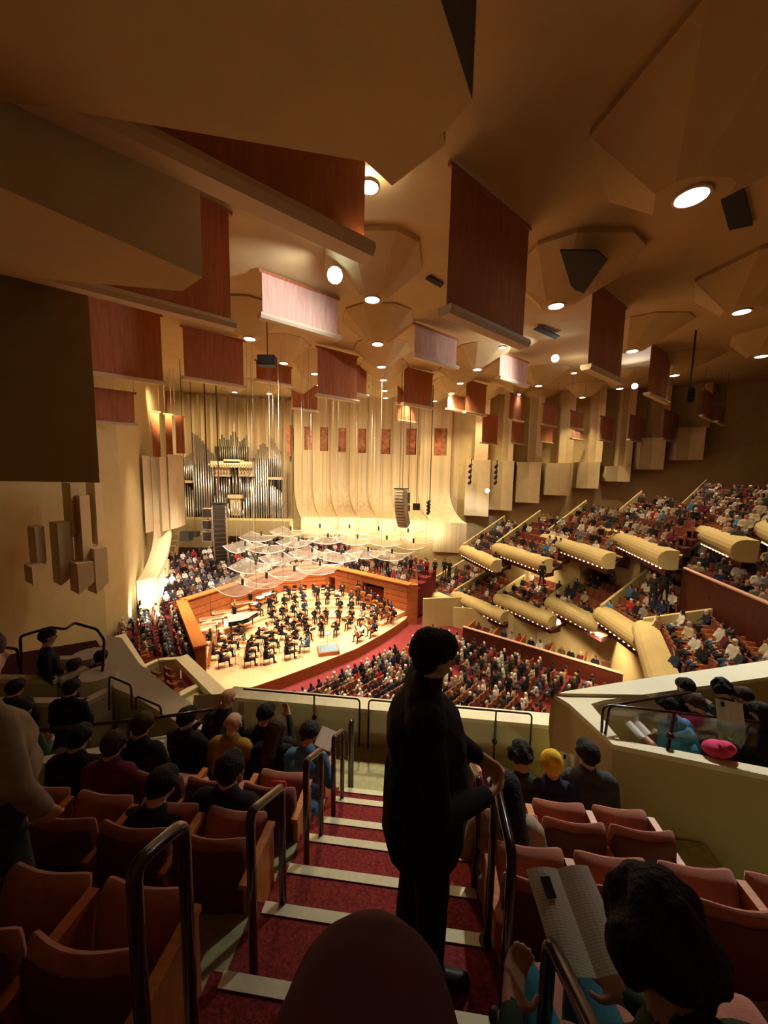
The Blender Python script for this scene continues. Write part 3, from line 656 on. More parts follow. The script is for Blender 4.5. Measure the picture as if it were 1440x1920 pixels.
mb.prism([(SD[0], SD[1], -.8), (e1[0], e1[1], -.8), (e1[0] + .3, e1[1] + 5, -.8), (SD[0] + .2, SD[1] + 1.5, -.8)], (0, 0, 3.75)); struct('wall_stage_end', mb, 'wood')
# ------------------------------------------------------------------ terrace seating behind and beside the stage
def offset_line(pts, dist):
    out = []
    for i, p in enumerate(pts):
        p = V((*p, 0)); ns = []
        if i > 0: d = (p - V((*pts[i - 1], 0))).normalized(); ns.append(V((-d.y, d.x, 0)))
        if i < len(pts) - 1: d = (V((*pts[i + 1], 0)) - p).normalized(); ns.append(V((-d.y, d.x, 0)))
        n = ns[0] if len(ns) == 1 else (ns[0] + ns[1]).normalized(); s = 1 / max(.5, n.dot(ns[0])); out.append(p + n * dist * s)
    return out
TR = [SA2, SA, SB, SC, SD]
def terr_z(k): return 1.75 + .36 * k
TL_ = [offset_line(TR, .55 + .95 * k) for k in range(9)]
mb = MB()
for k in range(8):
    for i in range(4):
        if (i == 0 and k > 4) or (i == 3 and k > 4): continue
        a, b, c, d = TL_[k][i], TL_[k][i + 1], TL_[k + 1][i + 1], TL_[k + 1][i]
        mb.prism([V((p.x, p.y, -.6)) for p in (a, b, c, d)], (0, 0, terr_z(k) + .6))
struct('floor', mb, 'carpet')
# crimson carpet slope at the far left
mb = MB(); pts = [PZ(x, y, 2.0) for x, y in ((190, 1180), (272, 1160), (300, 1290), (262, 1262), (215, 1235))]
mb.prism(pts, (0, 0, -.3)); struct('floor', mb, 'carpet')
# ------------------------------------------------------------------ main floor
RD = V((.68, .733, 0)).normalized(); MD = V((.733, -.68, 0))
F0 = V((*front[-1], 0))
def floorz(x, y): return FLOORZ + max(0, (V((x, y, 0)) - F0).dot(MD) - 2) * .010
mb = MB(); c0 = F0 - RD * 25 - MD * 3; 
for a, b in ((-3, 2), (2, 40)):
    p = F0 - RD * 30 + MD * a; q = F0 + RD * 40 + MD * a; r = F0 + RD * 40 + MD * b; s = F0 - RD * 30 + MD * b
    za = FLOORZ + max(0, a - 2) * .010; zb = FLOORZ + max(0, b - 2) * .010
    mb.add([(p.x, p.y, za), (q.x, q.y, za), (r.x, r.y, zb), (s.x, s.y, zb)], [(0, 3, 2, 1)])
mb.add([(-60, -4, -1.02), (60, -4, -1.02), (60, 60, -1.02), (-60, 60, -1.02)], [(0, 1, 2, 3)])
struct('floor', mb, 'carpet')
# ------------------------------------------------------------------ tiers of boxes on the right
SEATS = []      # (x, y, z, facing angle, size class, zone)  filled here, built later
def bolster(P, Q, r=.52, drop=1.15, cap=True, name='trim_100', mats=('plaster',)):
    """round-nosed cream parapet from P to Q; n points outwards (to the hall)"""
    d = (Q - P); L = d.length; d.normalize(); n = V((d.y, -d.x, 0)); n.normalize()
    if n.dot(V((-1, -.5, 0))) < 0: n = -n
    prof = [(-.55, 0), (-.15, .0)]
    for i in range(0, 9):
        a = PI / 2 - i / 8 * PI * .95
        prof.append((-.1 + r * math.cos(a), -r + r * math.sin(a)))
    prof += [(-.45, -2 * r + .02), (-.55, -2 * r + .1)]
    mb = MB(); mb.prism([P + n * a + V((0, 0, z)) for a, z in prof], Q - P)
    o = mb.build(name, 'plaster', kind='structure', smooth=False)
    return n
tn = [100]
def loge(P, Q, D, rise, rows, zone, under=None, lamps=True, seatrow=True, label=''):
    tn[0] += 1
    n = bolster(P, Q, name='trim_%d' % tn[0])
    Dn = V((D.x, D.y, 0)); L = Dn.length; Dn.normalize()
    mb = MB(); fl = P.z - .85
    for k in range(rows):
        a, b = L * k / rows, L * (k + 1) / rows; z = fl + rise * k / rows
        pts = [P + Dn * a, Q + Dn * a, Q + Dn * b, P + Dn * b]
        mb.prism([V((p.x, p.y, fl - .5 + rise * k / rows)) for p in pts], (0, 0, .5))
        dd = (Q - P); LL = V((dd.x, dd.y, 0)).length; ns = int((LL - .5) / .56)
        if seatrow:
            for s in range(ns):
                p = P + dd * ((s + .7) * .56 / LL) + Dn * (a + L / rows * .55)
                SEATS.append((p.x, p.y, z, math.atan2(-Dn.y, -Dn.x), zone))
    struct('floor', mb, 'darkcarpet')
    tn[0] += 1
    mb = MB()      # dividing parapet on the far side, its cream cap stepping up
    up = V((0, 0, rise))
    mb.prism([P + V((0, 0, -.9)), P + V((0, 0, .12)), P + D + V((0, 0, rise + .35)), P + D + V((0, 0, rise - .9))], V((Q - P).normalized() * .2))
    struct('wall_box', mb, 'plaster')
    if under is not None:
        tn[0] += 1; mb = MB()
        A = P + Dn * (L * under[1]); B = Q + Dn * (L * under[1]); dd = (Q - P); A = A - dd * .1
        mb.prism([V((A.x, A.y, under[0])), V((B.x, B.y, under[0])), V((B.x, B.y, P.z - .9 + rise * under[1])), V((A.x, A.y, P.z - .9 + rise * under[1]))], Dn * .15)
        mb.prism([P + V((0, 0, -1.0)), Q + V((0, 0, -1.0)), Q + D + V((0, 0, rise - 1.5)), P + D + V((0, 0, rise - 1.5))], (0, 0, -.12))
        struct('wall_box', mb, 'plaster')
    if lamps:
        e = empty('parapet_lamp_string', P - V((0, 0, .95)), 'row of small warm bulbs under the cream parapet of the %s' % label, 'lamp string', 'bulb strings under the box parapets')
        m = int((Q - P).length / .42); 
        for i in range(min(m, 26)):
            p = P + (Q - P) * ((i + .5) / m) + n * .16 + V((0, 0, -.98)); b = MB(); b.ell(p, (.07, .07, .06), 6, 4); b.build('bulb', 'lens_warm', e)
    return n
T1 = [((785, 1100), (858, 1128), 1.0), ((850, 1108), (945, 1148), 2.0), ((932, 1112), (1035, 1155), 3.0), ((1030, 1118), (1130, 1165), 4.0), ((1125, 1137), (1203, 1187), 5.0), ((1205, 1162), (1243, 1268), 6.0)]
DT = V((.9, .43, 0)) * 6.0
boxname = ['lowest', 'second', 'third', 'fourth', 'fifth', 'sixth']
for k, (a, b, z) in enumerate(T1):
    P = PZ(a[0], a[1], z); Q = PZ(b[0], b[1], z)
    D = DT if k < 5 else V((.97, -.25, 0)) * 5.0
    loge(P, Q, D, 2.2 if k < 5 else 1.2, 6 if k < 5 else 5, 'tier1', under=(-1, .35), label='%s box of the lower tier, counting from the stage' % boxname[k])
T2 = [((868, 1022), (930, 1050), 6.2), ((930, 1018), (1025, 1048), 7.2), ((1020, 1000), (1140, 1037), 8.3), ((1128, 985), (1252, 1032), 9.3), ((1258, 965), (1395, 1012), 10.3), ((1395, 962), (1530, 1010), 11.0)]
for k, (a, b, z) in enumerate(T2):
    P = PZ(a[0], a[1], z); Q = PZ(b[0], b[1], z)
    loge(P, Q, V((.86, .5, 0)) * 5.5, 2.3, 6, 'tier2', under=(z - 5, .75), label='%s box of the upper tier, counting from the stage' % boxname[k])
# dark panelled parapet of the lowest side boxes on the main floor and the wall behind them
a = PZ(868, 1178, .35); b = PZ(1228, 1282, .55)
mb = MB(); n = V((.6, .8, 0)); mb.prism([V((a.x, a.y, -1)), V((b.x, b.y, -1)), V((b.x, b.y, -1)) + n * .2, V((a.x, a.y, -1)) + n * .2], (0, 0, 1.45)); mb.build('wall_side_box', 'darkwood', kind='structure')
mb = MB(); mb.prism([V((a.x, a.y, .45)) - n * .05, V((b.x, b.y, .55)) - n * .05, V((b.x, b.y, .55)) + n * .2, V((a.x, a.y, .45)) + n * .2], (0, 0, .06)); struct('trim_180', mb, 'cloth_pale')
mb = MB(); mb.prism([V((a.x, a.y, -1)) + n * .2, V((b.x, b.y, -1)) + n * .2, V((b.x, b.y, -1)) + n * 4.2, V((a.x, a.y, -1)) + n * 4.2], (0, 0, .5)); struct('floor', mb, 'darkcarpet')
bd = V((b.x - a.x, b.y - a.y, 0)); bl = bd.length; bd.normalize()
for i in range(6):
    p = V((a.x, a.y, -.5)) + bd * (bl * (i + .12) / 6) + n * .2
    mb = MB(); mb.prism([p, p + n * 1.6, p + n * 1.6 + V((0, 0, 1.1)), p + V((0, 0, 1.0))], bd * .08); mb.build('wall_box_divider', 'orange', kind='structure')
    for j in range(3):
        q = V((a.x, a.y, 0)) + bd * (bl * (i + .12) / 6 + .7 + j * .62) + n * 1.0
        SEATS.append((q.x, q.y, -.5, math.atan2(-n.y, -n.x), 'sidebox'))
# cream wall with doors behind the low boxes
p0 = V((a.x, a.y, -1)) + n * 2.2 - bd * 3; p1 = V((b.x, b.y, -1)) + n * 1.9
mb = MB(); mb.prism([p0, p1, p1 + V((0, 0, 5.0)), p0 + V((0, 0, 1.8))], n * .2); struct('wall_side_box_back', mb, 'plaster')
for i, t in enumerate((.38, .56, .8)):
    q = p0 + (p1 - p0) * t - n * .03; mb = MB(); mb.box(q + V((0, 0, 1.6)), (1.0, .08, 2.2), rz=math.atan2(bd.y, bd.x)); struct('door_%d' % (i + 1), mb, 'fin')
# dark rear parapet of the lower tier, right edge
a2 = PZ(1280, 1066, 8.2); b2 = PZ(1450, 1138, 8.2)
n2 = V((.8, .6, 0)); mb = MB(); mb.prism([V((a2.x, a2.y, 6.0)), V((b2.x, b2.y, 5.6)), V((b2.x, b2.y, 8.2)), V((a2.x, a2.y, 8.2))], n2 * .25); mb.build('wall_rear_tier', 'darkwood', kind='structure')
mb = MB(); mb.prism([a2 - n2 * .04, b2 - n2 * .04, b2 + n2 * .3, a2 + n2 * .3], (0, 0, .06)); struct('trim_181', mb, 'cloth_pale')
mb = MB()
d2 = (b2 - a2).normalized()
for k in range(6):
    A = a2 + n2 * (.3 + .95 * k) - d2 * .8 * k; B = b2 + n2 * (.3 + .95 * k) + d2 * 6; z = 7.3 + .38 * k
    mb.prism([V((A.x, A.y, z - .5)), V((B.x, B.y, z - .5)), V((B.x, B.y, z - .5)) + n2 * .95, V((A.x, A.y, z - .5)) + n2 * .95], (0, 0, .5))
    for i in range(20):
        q = A + d2 * (.4 + i * .56) + n2 * .5; SEATS.append((q.x, q.y, z, math.atan2(-n2.y, -n2.x), 'reartier'))
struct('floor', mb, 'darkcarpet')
# wall and two small doors left of the lower tier
q0 = PZ(793, 1180, -.8); q1 = PZ(868, 1180, -.8)
mb = MB(); mb.prism([V((q0.x, q0.y + .3, -1)), V((q1.x, q1.y + .8, -1)), V((q1.x, q1.y + 1.0, -1)), V((q0.x, q0.y + .5, -1))], (0, 0, 1.9 + 1)); struct('wall_under_tier', mb, 'plaster')
for i, x in enumerate((807, 822)):
    c = PZ(x, 1176, -.8); mb = MB(); mb.box((c.x, c.y + .25, .3), (.55, .12, 2.1)); struct('door_%d' % (5 + i), mb, 'plaster' if i == 0 else 'darkwood')
# door and exit alcove high on the lower tier
c = PZ(1185, 1072, 6.6); mb = MB(); mb.box((c.x, c.y + 1.2, 7.6), (.95, .1, 2.0), rz=-.9); struct('door_8', mb, 'darkwood')
# ------------------------------------------------------------------ audience: who sits where
rnd = random.Random(11)
# terraces around the stage
for k in range(7):
    for i in range(4):
        if (i == 0 and k > 3) or (i == 3 and k > 4): continue
        a, b = offset_line(TR, 1.0 + .95 * k)[i:i + 2]; d = b - a; L = d.length; d.normalize(); nn = V((d.y, -d.x, 0)); z = terr_z(k)
        for s in range(int((L - .3) / .58)):
            p = a + d * (.3 + s * .58); SEATS.append((p.x, p.y, z, math.atan2(nn.y, nn.x), 'terrace%d' % i))
# main floor rows
def in_poly(px, py, P):
    c = False; j = len(P) - 1
    for i in range(len(P)):
        if (P[i][1] > py) != (P[j][1] > py) and px < (P[j][0] - P[i][0]) * (py - P[i][1]) / (P[j][1] - P[i][1]) + P[i][0]: c = not c
        j = i
    return c
ST = [(545, 1318), (600, 1272), (650, 1243), (700, 1222), (745, 1190), (775, 1168), (868, 1206), (1000, 1247), (1110, 1285), (1140, 1305), (1110, 1335), (1040, 1370), (900, 1400), (700, 1400), (560, 1340)]
mid_a = PZ(712, 1222, -.7); 
for k in range(28):
    for s in range(-45, 60):
        bend = .006 * (s * .56 - 4) ** 2
        p = F0 + MD * (3.6 + .79 * k - bend) + RD * (s * .56 + 6)
        z = floorz(p.x, p.y); q = proj(V((p.x, p.y, z + .5)))
        if p.y < 8 or not in_poly(q[0], q[1], ST): continue
        al = (p - V((mid_a.x, mid_a.y, 0))).dot(RD) - .06 * k
        if 0 < al < 1.3: continue
        SEATS.append((p.x, p.y, z, math.atan2(-MD.y, -MD.x), 'stalls'))
# visible seats only: project and keep those inside the frame with margin
def vis(x, y, z):
    if y < 3: return False
    q = proj(V((x, y, z + .8))); return -20 < q[0] < 1460 and q[1] < 1500
SEATS = [s for s in SEATS if vis(*s[:3])]
def dens(zone): return {'stalls': .93, 'terrace0': .85, 'terrace1': .9, 'terrace2': .75, 'terrace3': .72, 'tier1': .55, 'tier2': .58, 'reartier': .85, 'sidebox': .8}.get(zone, .8)
# prototypes
def seat_mesh():
    mb = MB()
    mb.box((0, 0, .43), (.46, .44, .10), mi=0)
    for i in range(5):
        a = -1 + i * .5; mb.box((a * .2, -.24 + .05 * a * a, .70), (.115, .07, .52), rz=-a * .25, mi=0)
    mb.box((-.26, -.02, .60), (.05, .42, .06), mi=1); mb.box((.26, -.02, .60), (.05, .42, .06), mi=1)
    mb.box((-.26, -.05, .30), (.04, .30, .58), mi=1); mb.box((.26, -.05, .30), (.04, .30, .58), mi=1)
    return mb
_s = seat_mesh().build('theatre_chair', ['seatrose', 'orange']); SEATME = _s.data; bpy.data.objects.remove(_s)
TOPS = ['black'] * 10 + ['charcoal'] * 6 + ['navy'] * 3 + ['white'] * 8 + ['cream'] * 4 + ['grey'] * 3 + ['red', 'brown', 'brown', 'blue', 'wine', 'beige', 'beige', 'green']
PR = []
poses = [dict(), dict(lean=.06, hands={-1: (-.12, .34, .72), 1: (.12, .34, .72)}, headtilt=.6), dict(turn=.6, hair='long'), dict(lean=.1, hands={-1: (-.05, .30, .64), 1: (.07, .28, .66)})]
caps_by = []
for ps in poses:
    c = sit_caps(**ps); caps_by.append((c, caps_mesh(c, .052, 1, 8)))
HK = ['black', 'brown', 'black', 'grey', 'white', 'brown', 'blond', 'white']
variants = {}
def person_variant(r):
    pi = r.randrange(len(poses)); top = r.choice(TOPS); hair = r.choice(HK); sk = r.choice([0, 0, 0, 1, 1, 2])
    if pi == 2 and hair in ('grey', 'white'): hair = 'brown'
    key = (pi, top, hair, sk)
    if key not in variants:
        c, base = caps_by[pi]; me = base.copy(); me.name = 'person'
        paint(me, c, [CLO[top], CLO[r.choice(['black', 'charcoal', 'denim'])], SKIN[sk], HAIR[hair], LEATHER]); variants[key] = me
    return variants[key], top, hair, pi
zone_txt = {'stalls': 'in the main floor rows', 'terrace0': 'on the terrace left of the stage', 'terrace1': 'on the terrace behind the left stage wall', 'terrace2': 'on the terrace behind the stage', 'terrace3': 'on the terrace behind the right stage wall',
            'tier1': 'in the lower side boxes', 'tier2': 'in the upper side boxes', 'reartier': 'behind the dark rear parapet', 'sidebox': 'in the low boxes by the main floor'}
def dist(s): return (V(s[:3]) - CAM).length
SEATS.sort(key=dist)
filled = [s for s in SEATS if rnd.random() < dens(s[4])]
fset = set(filled)
# people drawn one by one, spread over the zones so that each block starts with its nearest
NPERS, NSEAT = 205, 235
quota = {}
def pick(lst, n):
    by = {}
    for s in lst: by.setdefault(s[4], []).append(s)
    tot = len(lst); out = []
    return sorted(lst, key=dist)[:n]
indiv = pick(filled, NPERS); iset = set(indiv)
def place_mesh(me, s, name, dz=0, sc=1.0):
    o = bpy.data.objects.new(name, me); col.objects.link(o); o.location = (s[0], s[1], s[2] + dz); o.rotation_euler.z = s[3] - PI / 2; o.scale = (sc,) * 3; return o
for s in indiv:
    me, top, hair, pi = person_variant(rnd); o = place_mesh(me, s, 'person', 0, rnd.uniform(.98, 1.12)); o.rotation_euler.z += rnd.uniform(-.25, .25)
    tag(o, 'listener in %s top, %s%s hair, %s' % (top, 'long ' if pi == 2 else '', hair, zone_txt[s[4]]), 'person', 'audience ' + zone_txt[s[4]])
empties_ = sorted([s for s in SEATS if s not in fset], key=dist)
seat_ind = sorted(SEATS, key=dist)[:NSEAT]
sset = set(seat_ind)
for s in seat_ind:
    o = place_mesh(SEATME, s, 'theatre_chair', 0)
    tag(o, ('empty rose seat ' if s not in fset else 'occupied rose seat ') + zone_txt[s[4]], 'chair', 'seats ' + zone_txt[s[4]])
def merged(name, items, label, cat):
    """all remaining far ones as one object"""
    bv, bf, bm, mats_ = [], [], [], []; o0 = 0
    for me, s, jit in items:
        n = len(me.vertices); a = np.empty(n * 3); me.vertices.foreach_get('co', a); a = a.reshape(n, 3)
        r = s[3] - PI / 2 + jit; c_, s_ = math.cos(r), math.sin(r); a = a @ np.array([[c_, s_, 0], [-s_, c_, 0], [0, 0, 1]]) + np.array(s[:3]); bv.append(a)
        idx = {}
        for i, m_ in enumerate(me.materials):
            if m_ not in mats_: mats_.append(m_)
            idx[i] = mats_.index(m_)
        for p in me.polygons: bf.append([v + o0 for v in p.vertices]); bm.append(idx[p.material_index])
        o0 += n
    me2 = bpy.data.meshes.new(name); me2.from_pydata(np.concatenate(bv).tolist(), [], bf)
    for m_ in mats_: me2.materials.append(m_)
    me2.polygons.foreach_set('material_index', bm); me2.update(); o = bpy.data.objects.new(name, me2); col.objects.link(o); return tag(o, label, cat, kind='stuff')
merged('audience', [(person_variant(rnd)[0], s, rnd.uniform(-.25, .25)) for s in filled if s not in iset], 'the rest of the far audience seated all around the hall', 'audience')
merged('distant_seats', [(SEATME, s, 0) for s in SEATS if s not in sset and (s not in fset or s[4] in ('tier1', 'tier2'))], 'far rows of rose seats around the hall', 'seats')
print('SEATS', len(SEATS), 'filled', len(filled))
# ------------------------------------------------------------------ orchestra on the platform
M['varnish'] = mat('violin_varnish', (0.42, 0.13, 0.03), 0.25, 0.2, 8.0)
M['paper'] = mat('white_paper', (0.82, 0.80, 0.74), 0.8)
M['brass'] = mat('brass', (0.80, 0.55, 0.20), 0.25, metal=1.0)
M['copper'] = mat('copper_kettle', (0.60, 0.25, 0.12), 0.3, metal=1.0)
M['blackgloss'] = mat('black_lacquer', (0.010, 0.010, 0.011), 0.15, spec=0.5)
M['bluecarpet'] = mat('podium_blue_top', (0.14, 0.22, 0.28), 0.7)
M['gilt'] = mat('gilt_wood', (0.62, 0.45, 0.18), 0.35, metal=0.4)
def fiddle(mb, L, w, t, neck):
    """body outline in XY with y along the neck, thickness t along z"""
    out = []
    for i in range(24):
        a = 2 * PI * i / 24; y = -math.cos(a) * L / 2; x = math.sin(a)
        wv = w / 2 * (1.0 if y < 0 else .82) * (1 - .32 * math.exp(-((y / L - .05) / .12) ** 2))
        out.append((x / max(.45, abs(x)) * wv * min(1, abs(x) * 1.8) if abs(x) > 1e-6 else 0, y, 0))
    mb.prism(out, (0, 0, t), 0)
    mb.box((0, L / 2 + neck / 2, t), (w * .1, neck, t * .5), mi=1); mb.box((0, L * .1, t * 1.25), (w * .09, L * .8, t * .4), mi=1)
    mb.ell((0, L / 2 + neck, t), (w * .06, w * .10, w * .06), 6, 4, mi=0)
def proto_me(mb, mats, name):
    o = mb.build(name, mats); me = o.data; bpy.data.objects.remove(o); return me
mb = MB(); fiddle(mb, .36, .21, .045, .22); VIOLIN = proto_me(mb, ['varnish', 'dark'], 'violin')
mb = MB(); fiddle(mb, .75, .44, .14, .45); mb.tube([(0, -.38, .07), (0, -.72, .07)], .012, 6, 1); CELLO = proto_me(mb, ['varnish', 'dark'], 'cello')
mb = MB(); fiddle(mb, 1.1, .66, .2, .65); mb.tube([(0, -.55, .1), (0, -.75, .1)], .015, 6, 1); BASS = proto_me(mb, ['varnish', 'dark'], 'double_bass')
mb = MB(); mb.box((0, 0, .45), (.42, .42, .04)); mb.box((0, -.2, .75), (.42, .03, .3))
for sx in (-.19, .19):
    for sy in (-.19, .19): mb.tube([(sx, sy, 0), (sx, sy, .45 if sy > 0 else .9)], .014, 5, 1)
OCHAIR = proto_me(mb, ['dark', 'blackgloss'], 'orchestra_chair')
mb = MB(); mb.tube([(0, 0, 0.03), (0, 0, .95)], .014, 6)
for a in range(3): mb.tube([(0, 0, .12), (.25 * math.cos(a * 2.1), .25 * math.sin(a * 2.1), .01)], .010, 5)
Rm = Matrix.Rotation(math.radians(-60), 3, 'X')
mb.box((0, 0, 1.02), (.50, .34, .012), R=Rm); mb.box((0, .012, 1.035), (.42, .28, .006), R=Rm, mi=1)
STAND = proto_me(mb, ['dark', 'paper'], 'music_stand')
mb = MB(); mb.tube([(0, 0, 0), (0, .35, .02), (0, .55, .0)], [.02, .03, .11], 10); mb.ell((0, .12, -.05), (.05, .1, .07), 8, 6); BRASSI = proto_me(mb, ['brass'], 'trumpet')
mb = MB(); mb.tube([(0, 0, 0), (0, .6, -.25)], [.012, .03], 8); WOODW = proto_me(mb, ['dark'], 'clarinet')
vio_c = sit_caps(hands={-1: (-.18, .42, 1.05), 1: (.16, .34, .98)}, elbows={-1: (-.30, .18, .90), 1: (.34, .16, .92)}, headtilt=.4)
cel_c = sit_caps(hands={-1: (-.12, .28, 1.02), 1: (.26, .36, .66)}, elbows={-1: (-.34, .14, .92), 1: (.36, .12, .84)}, spread=.22)
wnd_c = sit_caps(hands={-1: (-.06, .34, .98), 1: (.06, .40, .84)}, elbows={-1: (-.28, .12, .82), 1: (.28, .12, .80)})
std_c = stand_caps(hands={-1: (-.15, .32, 1.2), 1: (.3, .3, 1.05)}, elbows={-1: (-.28, .1, 1.15), 1: (.30, .08, 1.12)})
stn_c = stand_caps()
BODY = {k: (c, caps_mesh(c, .034, 1, 10)) for k, c in (('violin', vio_c), ('cello', cel_c), ('wind', wnd_c), ('bass', std_c), ('stand', stn_c))}
ovar = {}
def body(kind, top, legs, hair, sk):
    key = (kind, top, legs, hair, sk)
    if key not in ovar:
        c, b = BODY[kind]; me = b.copy(); me.name = 'person'; paint(me, c, [CLO[top], CLO[legs], SKIN[sk], HAIR[hair], LEATHER]); ovar[key] = me
    return ovar[key]
def put(me, name, p, rz, label, cat, group=None, R=None):
    o = bpy.data.objects.new(name, me); col.objects.link(o)
    if R is not None: o.matrix_world = Matrix.Translation(p) @ Matrix.Rotation(rz, 4, 'Z') @ R
    else: o.location = p; o.rotation_euler.z = rz
    return tag(o, label, cat, group)
orr = random.Random(5)
RX = lambda d: Matrix.Rotation(math.radians(d), 4, 'X')
RY = lambda d: Matrix.Rotation(math.radians(d), 4, 'Y')
RZ = lambda d: Matrix.Rotation(math.radians(d), 4, 'Z')
nm = 0
def musician(x, y, kind, where):
    global nm; nm += 1
    r_ = math.hypot(x - POD[0], y - POD[1]); where = ('front' if r_ < 3.6 else 'second' if r_ < 5 else 'third' if r_ < 6.5 else 'fourth' if r_ < 8 else 'rear') + ' arc, ' + where.replace('on the left of the stage', 'stage left').replace('on the right of the stage', 'stage right').replace('in the winds ', '').replace('in the back row ', '').replace('at the stage centre', 'stage centre')
    z = riser_h(x, y); rz = math.atan2(POD[1] - y, POD[0] - x) - PI / 2 + orr.uniform(-.15, .15)
    top = orr.choice(['black'] * 6 + ['charcoal', 'navy', 'white', 'black']); hair = orr.choice(['black', 'brown', 'brown', 'grey', 'blond', 'black'])
    bk = {'violin': 'violin', 'viola': 'violin', 'cello': 'cello', 'double_bass': 'bass'}.get(kind, 'wind')
    p = V((x, y, z)); Rm = Matrix.Rotation(rz, 3, 'Z')
    noun = {'violin': 'violinist', 'viola': 'violist', 'cello': 'cellist', 'double_bass': 'double bass player', 'trumpet': 'brass player', 'clarinet': 'woodwind player'}[kind]
    me = body(bk, top, 'black', hair, orr.choice([0, 0, 1]))
    put(me, 'person', p, rz, '%s in %s clothes, %s hair, %s' % (noun, top, hair, where), 'person', noun + 's on stage')
    if bk != 'bass': put(OCHAIR, 'orchestra_chair', p, rz, 'black chair of a %s %s' % (noun, where), 'chair', 'black chairs on stage')
    q = p + Rm @ V((0, .85 if bk != 'bass' else 1.0, 0)); sdesk = orr.random() < .62
    if sdesk and 0 < 1: put(STAND, 'music_stand', q, rz + PI, 'music stand with white sheet in front of a %s %s' % (noun, where), 'music stand', 'music stands on stage')
    il = '%s held by a %s %s' % (kind.replace('_', ' '), noun, where); g = kind.replace('_', ' ') + 's on stage'
    if kind in ('violin', 'viola'): put(VIOLIN, kind, p + Rm @ V((-.14, .18, 1.10)), rz, il, kind, g, RZ(18) @ RX(-8))
    elif kind == 'cello': put(CELLO, 'cello', p + Rm @ V((-.02, .42, .62)), rz, il, 'cello', g, RX(68))
    elif kind == 'double_bass': put(BASS, 'double_bass', p + Rm @ V((.05, .40, .78)), rz, il, 'double bass', g, RX(78))
    elif kind == 'trumpet': put(BRASSI, 'trumpet', p + Rm @ V((0, .16, 1.17)), rz, il, 'brass instrument', g)
    else: put(WOODW, 'clarinet', p + Rm @ V((0, .16, 1.14)), rz, il, 'woodwind', g)
def inside(x, y, m=.9):
    a = math.atan2(y - POD[1], x - POD[0]); h = wallhit(a); r = math.hypot(x - POD[0], y - POD[1])
    if h is not None and r > h - m: return False
    if h is None:
        for (p, q) in zip(stage_poly[4:], stage_poly[5:] + stage_poly[:1]):
            t = inter(POD, (math.cos(a), math.sin(a)), p, q)
            if t and r > t - m: return False
    return True
rows_ = [(2.9, 15, 205, 1.15), (4.3, 8, 205, 1.15), (5.5, 20, 204, 1.1), (7.1, 30, 150, 1.05), (7.1, 158, 200, 1.2), (8.9, 38, 140, 1.05), (8.9, 165, 196, 1.3), (10.6, 70, 135, 1.3), (10.4, 172, 192, 1.4)]
for r, a0, a1, sp in rows_:
    n = int(math.radians(a1 - a0) * r / sp)
    for i in range(n + 1):
        a = a0 + (a1 - a0) * i / max(1, n) + orr.uniform(-1.5, 1.5)
        if r < 3 and 40 < a < 80: continue
        if orr.random() < .07: continue
        x = POD[0] + r * math.cos(math.radians(a)); y = POD[1] + r * math.sin(math.radians(a))
        if not inside(x, y, 1.0): continue
        if 143 < a < 168 and r > 6.2: continue          # piano, harps and percussion stand here
        if a > 130: k, wv = 'violin', 'on the left of the stage'
        elif a > 92: k, wv = ('violin', 'left of the stage centre') if r < 6 else (('clarinet', 'in the winds left of centre') if r < 9 else ('trumpet', 'in the back row left of centre'))
        elif a > 62: k, wv = ('viola', 'at the stage centre') if r < 6 else (('clarinet', 'in the winds right of centre') if r < 9 else ('trumpet', 'in the back row right of centre'))
        elif a > 38 and r > 6.5: k, wv = ('cello', 'on the riser right of centre')
        else: k, wv = ('cello' if r > 2.5 else 'viola'), 'on the right of the stage'
        musician(x, y, k, wv)
for i in range(6):
    c = PZ(672 + i * 12, 1128 + i * 6.5, .3); musician(c.x, c.y, 'double_bass', 'along the right stage wall')
# podium
pc = V((POD[0], POD[1], 0)); e = empty('conductor_podium', pc, 'square wooden conductor podium with pale blue top at the stage front', 'podium')
mb = MB(); mb.box(pc + V((0, 0, .13)), (1.5, 1.3, .26), rz=.3); mb.build('base', 'wood', e)
mb = MB(); mb.box(pc + V((0, 0, .27)), (1.36, 1.16, .02), rz=.3); mb.build('carpet_top', 'bluecarpet', e)
mb = MB(); Rz = Matrix.Rotation(.3, 3, 'Z'); mb.tube([pc + Rz @ V(q) for q in ((-.65, -.6, .27), (-.65, -.6, 1.05), (.65, -.6, 1.05), (.65, -.6, .27))], .018, 6); mb.build('rail', 'brass', e)
put(STAND, 'music_stand', pc + V((-.2, .9, 0)), PI + .3, 'conductor music stand beside the blue topped podium', 'music stand')
# conductor-side soloist in blue and two standing players
c = PZ(508, 1172, .2)
c = PZ(575, 1222, 0); put(body('wind', 'blue', 'grey', 'brown', 0), 'person', V((c.x, c.y, 0)), 1.9, 'player in blue sitting sideways left of the podium', 'person'); put(OCHAIR, 'orchestra_chair', V((c.x, c.y, 0)), 1.9, 'chair of the player in blue left of the podium', 'chair')
